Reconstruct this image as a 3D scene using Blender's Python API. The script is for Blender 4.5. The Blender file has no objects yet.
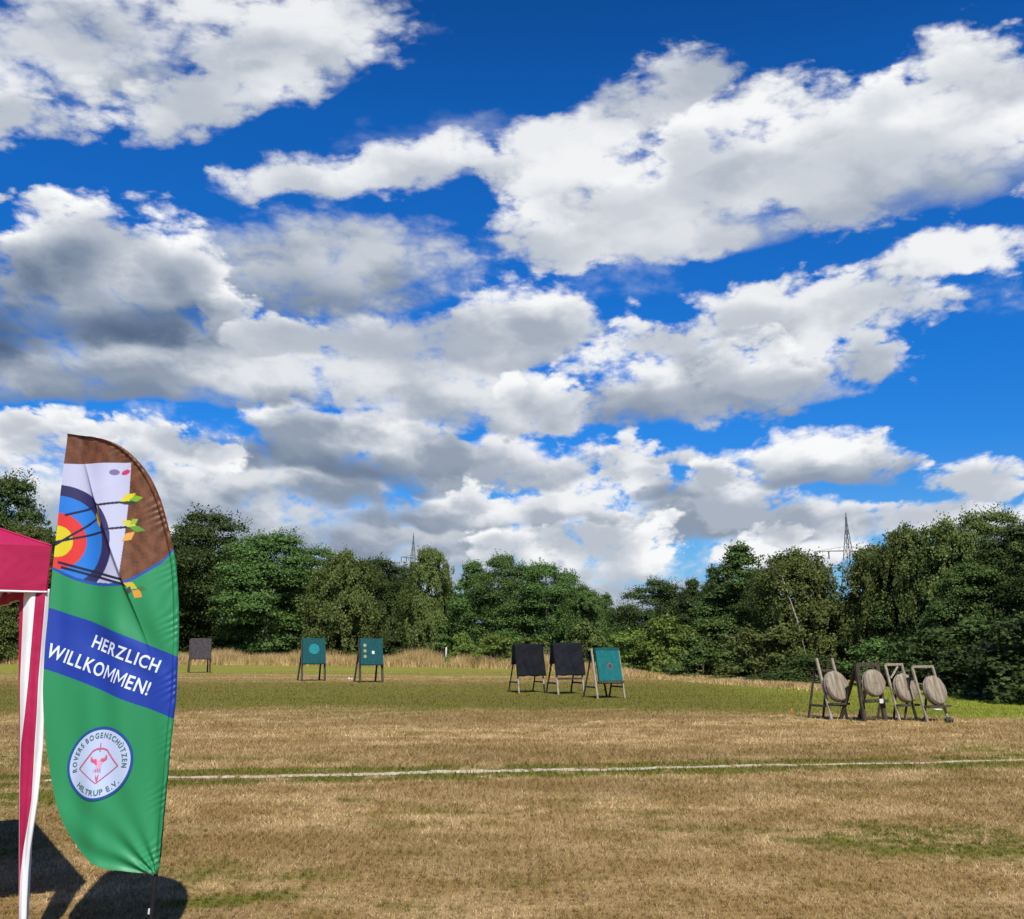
import bpy, bmesh, math, random
import numpy as np
from mathutils import Vector, Matrix

S = bpy.context.scene
COL = S.collection
R = math.radians
PITCH = math.atan(185 / 1000)
CT, ST = math.cos(PITCH), math.sin(PITCH)
EYE = 1.6


def ray(px, py):
    dx, dy = (px - 512) / 1000, (459.5 - py) / 1000
    return dx, CT - dy * ST, ST + dy * CT


def at(px, py, Y):
    x, y, z = ray(px, py)
    return Vector((x * Y / y, Y, EYE + z * Y / y))


def ground(px, py):
    x, y, z = ray(px, py)
    t = -EYE / z
    return Vector((x * t, y * t, 0))


# ------------------------------------------------------------------ camera
cam = bpy.data.cameras.new('camera')
cam.sensor_width = 36
cam.lens = 36 * 1000 / 1024
cam.clip_start = 0.05
cam.clip_end = 6000
camo = bpy.data.objects.new('camera', cam)
COL.objects.link(camo)
camo.location = (0, 0, EYE)
camo.rotation_euler = (math.pi / 2 + PITCH, 0, 0)
S.camera = camo

# ------------------------------------------------------------------ light
SUN_EL, SUN_AZ = 50.0, 12.0        # the sun stands behind the viewer, a little to the right
sdir = Vector((math.sin(R(SUN_AZ)) * math.cos(R(SUN_EL)), -math.cos(R(SUN_AZ)) * math.cos(R(SUN_EL)), math.sin(R(SUN_EL))))
sun = bpy.data.lights.new('sun', 'SUN')
sun.energy = 5.0
sun.angle = R(0.53)
sun.color = (1.0, 0.95, 0.86)
suno = bpy.data.objects.new('sun', sun)
COL.objects.link(suno)
suno.rotation_euler = sdir.to_track_quat('Z', 'Y').to_euler()
suno.location = (20, -30, 60)


# ------------------------------------------------------------------ node helper
class NT:
    def __init__(self, tree):
        self.t = tree
        self.n = tree.nodes
        self.l = tree.links
        self.k = 0

    def new(self, typ, **kw):
        n = self.n.new(typ)
        n.location = (self.k % 40 * 180, -(self.k // 40) * 260)
        self.k += 1
        for a, v in kw.items():
            setattr(n, a, v)
        return n

    def put(self, sock, v):
        if v is None:
            return
        if isinstance(v, bpy.types.NodeSocket):
            self.l.new(v, sock)
        else:
            sock.default_value = v

    def math(self, op, a, b=None, c=None, clamp=False):
        n = self.new('ShaderNodeMath', operation=op, use_clamp=clamp)
        for i, v in enumerate((a, b, c)):
            self.put(n.inputs[i], v)
        return n.outputs[0]

    def vmath(self, op, a, b=None, c=None, out=0):
        n = self.new('ShaderNodeVectorMath', operation=op)
        for i, v in enumerate((a, b, c)):
            if v is not None:
                self.put(n.inputs[i], v)
        return n.outputs[out]

    def ramp(self, v, lo, hi, a=0.0, b=1.0, smooth=True):
        n = self.new('ShaderNodeMapRange', interpolation_type='SMOOTHSTEP' if smooth else 'LINEAR', clamp=not smooth)
        for i, x in enumerate((v, lo, hi, a, b)):
            self.put(n.inputs[i], x)
        return n.outputs[0]

    def mix(self, f, a, b, blend='MIX'):
        n = self.new('ShaderNodeMix', data_type='RGBA', blend_type=blend)
        n.clamp_factor = True
        self.put(n.inputs[0], f)
        self.put(n.inputs[6], a if isinstance(a, bpy.types.NodeSocket) else (*a[:3], 1))
        self.put(n.inputs[7], b if isinstance(b, bpy.types.NodeSocket) else (*b[:3], 1))
        return n.outputs[2]

    def fmix(self, f, a, b):
        n = self.new('ShaderNodeMix', data_type='FLOAT')
        n.clamp_factor = False
        self.put(n.inputs[0], f)
        self.put(n.inputs[2], a)
        self.put(n.inputs[3], b)
        return n.outputs[0]

    def noise(self, vec, scale, detail=2.0, rough=0.5, dim='3D', dist=0.0):
        n = self.new('ShaderNodeTexNoise', noise_dimensions=dim)
        self.put(n.inputs['Vector'], vec)
        n.inputs['Scale'].default_value = scale
        n.inputs['Detail'].default_value = detail
        n.inputs['Roughness'].default_value = rough
        n.inputs['Distortion'].default_value = dist
        return n

    def sep(self, v):
        return self.new_link('ShaderNodeSeparateXYZ', v).outputs

    def comb(self, x, y, z=0.0):
        n = self.new('ShaderNodeCombineXYZ')
        for i, v in enumerate((x, y, z)):
            self.put(n.inputs[i], v)
        return n.outputs[0]

    def new_link(self, typ, v):
        n = self.new(typ)
        self.put(n.inputs[0], v)
        return n


def lin(*c):
    """sRGB 0-255 to linear"""
    return tuple((x / 255 / 12.92) if x / 255 <= .04045 else ((x / 255 + .055) / 1.055) ** 2.4 for x in c)


# ------------------------------------------------------------------ world: Nishita sky with cumulus clouds
W = bpy.data.worlds.new('World')
S.world = W
W.use_nodes = True
W.node_tree.nodes.clear()
W.cycles.sampling_method = 'MANUAL'
W.cycles.sample_map_resolution = 512
N = NT(W.node_tree)
SKY_STRENGTH = 0.1
EXPOSURE = 0.3
sky = N.new('ShaderNodeTexSky', sky_type='NISHITA')
sky.sun_disc = False
sky.sun_elevation = R(SUN_EL)
sky.sun_rotation = R(180 - SUN_AZ)
sky.altitude = 100
sky.air_density = 1.0
sky.dust_density = 0.3
sky.ozone_density = 3.0
tc = N.new('ShaderNodeTexCoord')
dx_, dy_, dz_ = N.sep(tc.outputs['Generated'])
ay = N.math('MAXIMUM', N.math('ABSOLUTE', dy_), 0.12)
u_ = N.math('DIVIDE', dx_, ay)
v_ = N.math('DIVIDE', dz_, ay)
P = N.comb(u_, v_, 1.0)                      # a direction as slopes: east over north, up over north

# the blue, deeper overhead
rp = N.new('ShaderNodeValToRGB')
rp.color_ramp.interpolation = 'LINEAR'
stops = [(0.0, (.45, .72, 1.08)), (.087, (.34, .70, 1.10)), (.19, (.12, .63, 1.27)), (.27, (.085, .64, 1.36)), (.485, (.065, .64, 1.40)), (.57, (.055, .50, 1.14)), (1.0, (.055, .48, 1.12))]
rp.color_ramp.elements[0].position = 0.0
rp.color_ramp.elements[1].position = 1.0
for p_, c_ in stops[1:-1]:
    rp.color_ramp.elements.new(p_)
for e_, (p_, c_) in zip(rp.color_ramp.elements, stops):
    e_.color = (*c_, 1)
N.l.new(dz_, rp.inputs[0])
col = N.mix(1.0, N.mix(1.0, sky.outputs[0], rp.outputs[0], 'MULTIPLY'), (2 ** -EXPOSURE,) * 3, 'MULTIPLY')

# noise fields shared by all clouds; finer towards the horizon, where clouds are farther away
k_ = N.math('DIVIDE', 1.0, N.math('ADD', N.math('MAXIMUM', v_, 0.0), 0.42))
Pn = N.comb(N.math('MULTIPLY', u_, N.math('MULTIPLY', k_, 0.62)), N.math('MULTIPLY', N.math('LOGARITHM', N.math('ADD', N.math('MAXIMUM', v_, -0.2), 0.42), 2.718), 0.95))
warp = N.noise(Pn, 5.5, 3.0, 0.55, '3D')
warp2 = N.noise(Pn, 21.0, 6.0, 0.62, '3D')


def puffs(vec):
    w = N.vmath('MULTIPLY_ADD', N.vmath('SUBTRACT', warp2.outputs['Color'], (.5, .5, .5)), (.035, .035, 0), vec)
    v = N.new('ShaderNodeTexVoronoi', voronoi_dimensions='2D', feature='F1')
    N.put(v.inputs['Vector'], w)
    v.inputs['Scale'].default_value = 13.0
    v.inputs['Detail'].default_value = 3.0
    v.inputs['Roughness'].default_value = 0.55
    v.inputs['Lacunarity'].default_value = 2.1
    f = N.noise(vec, 11.0, 8.0, 0.66, '3D')
    return N.math('MULTIPLY_ADD', v.outputs['Distance'], -0.72, N.math('MULTIPLY_ADD', f.outputs[0], 1.45, 0.02))


def soft_puffs(vec):
    v = N.new('ShaderNodeTexVoronoi', voronoi_dimensions='2D', feature='SMOOTH_F1')
    N.put(v.inputs['Vector'], vec)
    v.inputs['Scale'].default_value = 10.0
    v.inputs['Smoothness'].default_value = 0.35
    f = N.noise(vec, 8.0, 2.5, 0.5, '3D')
    return N.math('MULTIPLY_ADD', v.outputs['Distance'], -0.45, f.outputs[0])


n0 = puffs(Pn)
n1 = puffs(N.vmath('ADD', Pn, (0.003, 0.010, 0.0)))
Pwl = N.vmath('MULTIPLY_ADD', N.vmath('SUBTRACT', warp2.outputs['Color'], (.5, .5, .5)), (.02, .02, 0), Pn)
l0 = soft_puffs(Pwl)
l1 = soft_puffs(N.vmath('ADD', Pwl, (0.012, 0.042, 0.0)))
relief = N.math('ADD', N.math('MULTIPLY', N.math('SUBTRACT', n0, n1), 0.26), N.math('MULTIPLY', N.math('SUBTRACT', l0, l1), 1.15))
nf = puffs(N.vmath('MULTIPLY', Pn, (2.6, 2.6, 2.6)))
nzf = N.math('SUBTRACT', nf, 0.42)
relief = N.math('MULTIPLY_ADD', nzf, 0.10, relief)
nz = N.math('SUBTRACT', n0, 0.42)
Pw = N.vmath('MULTIPLY_ADD', N.vmath('SUBTRACT', warp.outputs['Color'], (.5, .5, .5)), (.16, .10, 0), P)
big = N.math('SUBTRACT', N.noise(Pn, 3.3, 2.0, 0.5, '3D').outputs[0], 0.5)

# (the clouds below are worked out one after the other once the noise is known)
Pw = N.vmath('MULTIPLY_ADD', N.comb(nz, relief, big), (1e-9, 1e-9, 0), Pw)


def slope(px, py):
    x, y, z = ray(px, py)
    return x / y, z / y


# (centre x, y, half width, half height, tilt, brightness of the top, of the base, raggedness, softness), far ones first;
# x and y are bearings in thousandths of a radian from the middle of the view
CLOUDS = [
    # low banks far away
    (330, 560, 420, 80, 0, .92, .74, .9, .9),
    (70, 500, 230, 76, 0, .94, .70, .9, .8),
    (560, 565, 120, 50, 0, .93, .74, .9, .8),
    (600, 588, 90, 20, 0, .80, .64, .6, .6),
    (450, 568, 140, 24, 0, .88, .66, .8, .6),
    (790, 558, 84, 24, 0, .97, .80, .9, .3),
    (712, 564, 15, 14, 0, .96, .84, .6, .3),
    (955, 525, 110, 20, 0, .95, .76, .8, .4),
    (985, 484, 62, 26, 3, .96, .78, .9, .3),
    (890, 522, 40, 20, 0, .97, .78, .9, .3),
    (575, 540, 100, 36, 0, .98, .76, 1.0, .3),
    (400, 545, 120, 22, 0, .78, .58, .8, .5),
    (470, 512, 110, 26, 0, .96, .64, .9, .3),
    (555, 502, 60, 26, 0, .95, .70, .9, .3),
    (280, 525, 90, 24, 0, .84, .58, .8, .5),
    (190, 505, 90, 36, 0, .96, .66, .9, .3),
    (800, 528, 90, 22, 0, .92, .66, .8, .35),
    (690, 522, 90, 20, 0, .80, .60, .8, .4),
    (740, 505, 60, 30, 0, .96, .70, .9, .3),
    (655, 486, 50, 36, 0, .97, .72, 1.0, .3),
    (700, 462, 40, 16, 5, .90, .70, .8, .4),
    (660, 505, 50, 12, 0, .66, .58, .8, .5),
    (40, 446, 80, 34, -6, .98, .76, .9, .28),
    (140, 468, 66, 34, 0, .97, .70, .9, .28),
    (300, 492, 110, 26, 0, .88, .58, .8, .4),
    (500, 462, 110, 26, 0, .95, .68, .9, .3),
    (350, 446, 120, 34, -2, .97, .62, .9, .28),
    (330, 470, 120, 15, -3, .62, .50, .7, .6),
    (835, 456, 92, 34, 5, .98, .66, .8, .28),
    (830, 480, 76, 13, 3, .72, .60, .6, .6),
    (900, 433, 40, 11, 9, .93, .80, 1.3, .5),
    (105, 440, 34, 18, 0, .99, .80, 1.0, .34),
    (165, 452, 30, 20, 0, .99, .76, 1.0, .34),
    (215, 470, 34, 20, 0, .98, .74, 1.0, .34),
    (28, 425, 36, 20, 0, .99, .78, 1.0, .34),
    (480, 492, 34, 16, 0, .98, .74, 1.0, .34),
    (610, 470, 26, 18, 0, .97, .74, 1.0, .34),
    (640, 540, 40, 20, 0, .98, .78, 1.0, .34),
    (520, 548, 46, 22, 0, .99, .80, 1.0, .34),
    (770, 540, 36, 16, 0, .98, .76, 1.0, .34),
    (735, 478, 28, 20, 0, .97, .74, 1.0, .34),
    (420, 520, 60, 12, -2, .66, .58, .7, .5),
    (560, 575, 60, 10, 0, .70, .62, .7, .5),
    # the middle belt
    (535, 400, 74, 38, 0, .98, .76, 1.0, .26),
    (440, 395, 130, 44, 0, .90, .68, .9, .4),
    (370, 355, 130, 40, 4, .88, .72, .9, .5),
    (190, 370, 240, 40, -4, .90, .60, .7, .4),
    (120, 398, 150, 14, -5, .66, .54, .6, .7),
    (320, 266, 155, 54, -3, .80, .60, .75, .5),
    (455, 262, 60, 22, 0, .90, .80, 1.3, 1.6),
    (520, 240, 70, 30, 0, .92, .82, 1.3, 1.8),
    (300, 285, 90, 30, -4, .62, .54, .6, .9),
    (420, 315, 50, 18, 0, .90, .74, .9, .5),
    (500, 322, 92, 54, 4, .97, .68, .9, .28),
    (500, 350, 70, 16, 0, .80, .70, .7, .8),
    (965, 262, 100, 24, 5, .95, .76, 1.0, .32),
    (690, 375, 118, 62, 2, .96, .62, 1.0, .28),
    (800, 335, 130, 56, 10, .93, .70, 1.1, .3),
    (870, 310, 90, 44, 10, .93, .74, 1.1, .3),
    (720, 315, 70, 22, 10, .94, .78, 1.1, .35),
    (750, 372, 60, 28, 0, .96, .74, .9, .4),
    (665, 412, 84, 19, 0, .70, .58, .6, .7),
    (780, 385, 70, 14, 5, .80, .70, .7, .7),
    (590, 265, 30, 12, 0, .92, .80, 1.0, .5),
    (225, 315, 36, 36, 0, .98, .74, .8, .26),
    (90, 268, 128, 62, 0, .99, .72, .9, .24),
    (60, 312, 175, 58, -4, .66, .40, .6, .7),
    (90, 338, 150, 24, -5, .46, .38, .6, .9),
    (4, 195, 20, 9, 0, .96, .80, .9, .3),
    (575, 385, 24, 18, 0, .99, .80, 1.0, .34),
    (512, 385, 26, 20, 0, .98, .78, 1.0, .34),
    (760, 350, 44, 24, 0, .98, .80, 1.0, .4),
    (640, 345, 46, 26, 0, .96, .78, 1.0, .4),
    (280, 335, 60, 24, 0, .95, .76, 1.0, .3),
    (620, 285, 80, 26, 0, .92, .82, 1.3, 1.8),
    (990, 300, 60, 20, 0, .92, .84, 1.4, 2.0),
    (400, 330, 120, 40, 0, .90, .72, 1.0, .8),
    # high clouds overhead
    (430, 22, 40, 14, 20, .92, .84, 1.4, 2.0),
    (230, 182, 50, 22, 0, .90, .80, 1.3, 1.2),
    (450, 150, 160, 40, 4, .92, .82, 1.2, 2.0),
    (285, 176, 90, 26, -3, .92, .76, 1.1, .4),
    (420, 166, 110, 30, 4, .95, .78, 1.0, .35),
    (520, 175, 50, 36, 0, .94, .76, 1.0, .4),
    (530, 226, 30, 26, 0, .92, .80, 1.1, .5),
    (600, 135, 100, 40, 22, .93, .72, 1.0, .4),
    (675, 85, 60, 40, 32, .92, .72, 1.0, .4),
    (770, 100, 60, 24, 8, .84, .72, 1.1, .6),
    (640, 208, 150, 62, 10, .95, .78, .9, .3),
    (740, 165, 110, 50, 18, .97, .80, .9, .3),
    (860, 150, 150, 78, 8, .97, .74, .9, .28),
    (980, 115, 100, 74, 4, .98, .76, .9, .28),
    (900, 180, 140, 40, 4, .82, .68, .4, .6),
    (700, 228, 110, 26, 6, .88, .76, .5, .8),
    (1020, 200, 22, 20, 0, .90, .76, .9, .5),
    (310, 40, 110, 58, 16, .94, .74, 1.0, .4),
    (250, 85, 90, 36, 14, .94, .78, 1.1, .4),
    (90, 40, 250, 98, 10, .93, .72, 1.1, .55),
    (160, 110, 90, 34, 10, .92, .76, 1.3, .5),
    (60, 40, 130, 34, 6, .82, .72, .7, .9),
    (45, 122, 90, 36, 8, .92, .76, 1.4, .5),
    (900, 95, 60, 30, 0, .99, .84, 1.0, .4),
    (970, 80, 50, 30, 0, .99, .84, 1.0, .4),
    (620, 205, 50, 26, 20, .97, .82, 1.0, .3),
    (700, 150, 40, 26, 20, .98, .82, 1.0, .3),
]

Tp = Ac = 0.0
for (cx, cy, rx, ry, rot, hi, lo, amp, soft) in CLOUDS:
    rx, ry, cy = rx * 1.20, ry * 1.40, cy + ry * .06
    cu, cv = slope(cx, cy)
    ru = (slope(cx + 5, cy)[0] - slope(cx - 5, cy)[0]) / 10 * rx
    rv = (slope(cx, cy - 5)[1] - slope(cx, cy + 5)[1]) / 10 * ry
    co, si = math.cos(R(rot)), math.sin(R(rot))
    qx = N.vmath('DOT_PRODUCT', Pw, (co / ru, si / ru, -(co * cu + si * cv) / ru), out=1)
    qy = N.vmath('DOT_PRODUCT', Pw, (-si / rv, co / rv, -(-si * cu + co * cv) / rv), out=1)
    # flat base: the lower half falls off faster
    qyb = N.math('MULTIPLY', N.math('MINIMUM', qy, 0.0), 0.45)
    q2 = N.math('ADD', qy, qyb)
    d2 = N.math('MULTIPLY_ADD', qx, qx, N.math('MULTIPLY', q2, q2))
    w = min(1.0, max(0.0, (90 - rx) / 60))          # small clouds take the finer noise
    f = N.math('MULTIPLY_ADD', nz, amp * (1.1 - .25 * w), N.math('MULTIPLY_ADD', nzf, amp * (.34 + .75 * w), N.math('SUBTRACT', 1.0, d2)))
    a = N.ramp(f, -0.24, soft * 1.3 - 0.08)
    s = N.math('MULTIPLY_ADD', qy, 0.78, N.math('MULTIPLY_ADD', relief, 2.1, N.math('MULTIPLY_ADD', big, 0.9, 0.52)))
    s = N.math('ADD', s, N.ramp(f, -0.2, 0.6, 0.25, 0.0))     # thin rims let light through
    tone = N.ramp(s, 0.0, 1.15, lo * .96 + .03, hi)
    Tp = N.fmix(a, Tp, tone)
    Ac = N.fmix(a, Ac, 1.0)

# brightness to colour: shaded cloud is a little bluer than lit cloud
T = N.math('DIVIDE', Tp, N.math('MAXIMUM', Ac, 0.001))
cc = N.comb(N.math('MULTIPLY_ADD', T, 1.14, -.14), N.math('MULTIPLY_ADD', T, 1.015, -.015), N.math('MULTIPLY_ADD', T, .83, .17))
gam = N.new('ShaderNodeGamma')
N.l.new(cc, gam.inputs[0])
gam.inputs[1].default_value = 2.2
k9 = 2 ** -EXPOSURE / SKY_STRENGTH
col = N.mix(Ac, col, N.mix(1.0, gam.outputs[0], (k9, k9, k9), 'MULTIPLY'))

bg = N.new('ShaderNodeBackground')
N.l.new(col, bg.inputs[0])
bg.inputs[1].default_value = SKY_STRENGTH
wo = N.new('ShaderNodeOutputWorld')
N.l.new(bg.outputs[0], wo.inputs[0])

# ------------------------------------------------------------------ picture settings
S.view_settings.view_transform = 'Standard'
S.view_settings.look = 'None'
S.view_settings.exposure = EXPOSURE
S.view_settings.gamma = 1.0
S.view_settings.use_curve_mapping = False
S.render.engine = 'CYCLES'
S.cycles.max_bounces = 6
S.cycles.diffuse_bounces = 3
S.cycles.transparent_max_bounces = 8
S.cycles.use_adaptive_sampling = True
S.cycles.adaptive_threshold = 0.018
S.cycles.use_denoising = True
S.cycles.denoising_input_passes = 'RGB_ALBEDO_NORMAL'


# ================================================================== mesh helpers
def mesh_obj(name, verts, faces, mats=(), parent=None, smooth=False, mat_ids=None):
    """numpy arrays in, ONE linked mesh object out (all faces have the same corner count, or a list of lists)"""
    me = bpy.data.meshes.new(name)
    v = np.asarray(verts, dtype=np.float32).reshape(-1, 3)
    if isinstance(faces, np.ndarray):
        f = faces.astype(np.int32)
        nf, k = f.shape
        me.vertices.add(len(v))
        me.vertices.foreach_set('co', v.ravel())
        me.loops.add(nf * k)
        me.loops.foreach_set('vertex_index', f.ravel())
        me.polygons.add(nf)
        me.polygons.foreach_set('loop_start', np.arange(0, nf * k, k, dtype=np.int32))
    else:
        me.from_pydata([tuple(p) for p in v], [], faces)
    if mat_ids is not None:
        me.polygons.foreach_set('material_index', np.asarray(mat_ids, dtype=np.int32))
    if smooth:
        me.polygons.foreach_set('use_smooth', np.ones(len(me.polygons), dtype=bool))
    me.update(calc_edges=True)
    me.validate()
    for m in (mats if isinstance(mats, (list, tuple)) else [mats]):
        me.materials.append(m)
    o = bpy.data.objects.new(name, me)
    COL.objects.link(o)
    if parent is not None:
        o.parent = parent
    return o


def tag(o, label=None, cat=None, group=None, kind=None):
    for k, v in (('label', label), ('category', cat), ('group', group), ('kind', kind)):
        if v:
            o[k] = v
    return o


def empty(name, loc, rz=0.0):
    o = bpy.data.objects.new(name, None)
    o.empty_display_size = 0.3
    COL.objects.link(o)
    o.location = loc
    o.rotation_euler = (0, 0, rz)
    return o


class MB:
    """collects bars, tubes and boxes into one mesh"""
    def __init__(self):
        self.v, self.f, self.m = [], [], []

    def add(self, v, f, m=0):
        b = len(self.v)
        self.v += [tuple(p) for p in v]
        self.f += [[i + b for i in q] for q in f]
        self.m += [m] * len(f)

    def bar(self, a, b, w, t, m=0, up=None, taper=1.0):
        """a square timber from a to b with slightly chamfered edges"""
        a, b = Vector(a), Vector(b)
        d = (b - a).normalized()
        u = Vector(up) if up else (Vector((1, 0, 0)) if abs(d.x) < .8 else Vector((0, 0, 1)))
        s = d.cross(u).normalized()
        u = s.cross(d).normalized()
        c = min(w, t) * .14
        ring = [(w / 2, t / 2 - c), (w / 2 - c, t / 2), (-w / 2 + c, t / 2), (-w / 2, t / 2 - c), (-w / 2, -t / 2 + c), (-w / 2 + c, -t / 2), (w / 2 - c, -t / 2), (w / 2, -t / 2 + c)]
        vs = [a + u * x + s * y for x, y in ring] + [b + u * x * taper + s * y * taper for x, y in ring]
        n = len(ring)
        self.add(vs, [[i, (i + 1) % n, n + (i + 1) % n, n + i] for i in range(n)] + [list(range(n))[::-1], list(range(n, 2 * n))], m)

    def tube(self, pts, r, n=8, m=0):
        pts = [Vector(p) for p in pts]
        rs = r if isinstance(r, (list, tuple)) else [r] * len(pts)
        vs, fs = [], []
        ref = Vector((0, 0, 1))
        for i, p in enumerate(pts):
            d = (pts[min(i + 1, len(pts) - 1)] - pts[max(i - 1, 0)]).normalized()
            a = d.cross(ref if abs(d.dot(ref)) < .95 else Vector((1, 0, 0))).normalized()
            b = d.cross(a)
            vs += [p + (a * math.cos(2 * math.pi * k / n) + b * math.sin(2 * math.pi * k / n)) * rs[i] for k in range(n)]
        for i in range(len(pts) - 1):
            fs += [[i * n + k, i * n + (k + 1) % n, (i + 1) * n + (k + 1) % n, (i + 1) * n + k] for k in range(n)]
        fs += [list(range(n))[::-1], [(len(pts) - 1) * n + k for k in range(n)]]
        self.add(vs, fs, m)

    def box(self, c, d, m=0, rz=0.0):
        c = Vector(c)
        q = Matrix.Rotation(rz, 3, 'Z')
        vs = [c + q @ Vector((x * d[0] / 2, y * d[1] / 2, z * d[2] / 2)) for x in (-1, 1) for y in (-1, 1) for z in (-1, 1)]
        self.add(vs, [[0, 1, 3, 2], [4, 6, 7, 5], [0, 4, 5, 1], [2, 3, 7, 6], [0, 2, 6, 4], [1, 5, 7, 3]], m)

    def build(self, name, mats, parent=None, smooth=False, bevel=0.0):
        o = mesh_obj(name, self.v, self.f, mats, parent, smooth, self.m)
        if bevel:
            b = o.modifiers.new('bevel', 'BEVEL')
            b.width = bevel
            b.segments = 2
        return o


def new_mat(name):
    m = bpy.data.materials.new(name)
    m.use_nodes = True
    m.node_tree.nodes.clear()
    t = NT(m.node_tree)
    out = t.new('ShaderNodeOutputMaterial')
    return m, t, out


def principled(t, out, color, rough=.6, spec=.3, bump=None, strength=.3, dist=.01, metal=0.0):
    p = t.new('ShaderNodeBsdfPrincipled')
    t.put(p.inputs['Base Color'], color if isinstance(color, bpy.types.NodeSocket) else (*color, 1))
    t.put(p.inputs['Roughness'], rough)
    p.inputs['Specular IOR Level'].default_value = spec
    p.inputs['Metallic'].default_value = metal
    if bump is not None:
        b = t.new('ShaderNodeBump')
        b.inputs['Strength'].default_value = strength
        b.inputs['Distance'].default_value = dist
        t.put(b.inputs['Height'], bump)
        t.l.new(b.outputs[0], p.inputs['Normal'])
    t.l.new(p.outputs[0], out.inputs[0])
    return p


def mottled(name, c0, c1, scale, rough=.7, spec=.25, stretch=(1, 1, 1), bump=.2, metal=0.0):
    """a two tone weathered surface"""
    m, t, out = new_mat(name)
    tcn = t.new('ShaderNodeTexCoord')
    mp = t.new('ShaderNodeMapping')
    mp.inputs[3].default_value = stretch
    t.l.new(tcn.outputs['Object'], mp.inputs[0])
    n = t.noise(mp.outputs[0], scale, 5, .6)
    f = t.ramp(n.outputs[0], .32, .68)
    oi = t.new('ShaderNodeObjectInfo')
    c = t.mix(f, c0, c1)
    hsn = t.new('ShaderNodeHueSaturation')
    t.put(hsn.inputs['Value'], t.ramp(oi.outputs['Random'], 0, 1, .88, 1.12, False))
    t.put(hsn.inputs['Color'], c)
    principled(t, out, hsn.outputs[0], rough, spec, n.outputs[0], bump, .004, metal)
    return m


# ================================================================== the field
LINE_A, LINE_B = ground(150, 778.7), ground(1060, 759.6)
LINE_A = LINE_A + (LINE_A - LINE_B).normalized() * 1.2
LD = (LINE_B - LINE_A).normalized()
LN = Vector((-LD.y, LD.x, 0))

# patches of greener (positive) or drier turf: bearing x, y of the centre, half width and half depth in metres, strength
PATCHES = [(205, 868, .5, .5, .6), (205, 760, .8, .5, .4), (12, 760, 1.0, 1.4, .6), (35, 850, .5, .5, .5), (265, 900, .5, .25, .4),
           (700, 830, 1.2, .22, .45), (560, 880, .5, .16, .4), (400, 850, .7, .14, .3), (300, 880, .6, .2, .35), (820, 880, .5, .16, .35), (210, 905, .5, .22, .4), (620, 800, .8, .2, .3), (990, 780, 1.6, .2, .4), (500, 812, .8, .2, .28), (330, 760, 1.4, .5, .3), (700, 752, 2.2, .5, .3), (900, 748, 2.4, .6, .35),
           (960, 842, 1.5, .75, .8), (885, 828, .6, .35, .5), (250, 812, .45, .3, -.25), (25, 800, .8, 1.3, .55), (150, 850, .35, 1.0, .45), (345, 800, .35, .13, .75),
           (640, 768, 1.1, .22, .5), (480, 772, 1.6, .2, .4), (230, 772, 1.2, .3, .5), (860, 785, 1.4, .2, .35), (655, 786, .5, .18, .6), (690, 815, .9, .25, .35), (700, 850, .6, .2, .25),
           (430, 905, .5, .15, .3), (900, 905, .4, .2, .3), (700, 694, 5, 5, .7), (780, 695, 5.5, 6, 1.0), (990, 706, 5.0, 4.5, 1.5), (870, 702, 5.5, 5.0, 1.2), (520, 742, 3.0, 1.6, -.25), (230, 742, 2.2, 1.6, -.3),
           (800, 735, 3.5, 2.5, -.35), (330, 699, 6.0, 3.0, .35), (560, 705, 5, 2.5, .3), (240, 676, 6, 3.0, -.6), (400, 678, 5, 2.5, -.4)]


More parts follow.
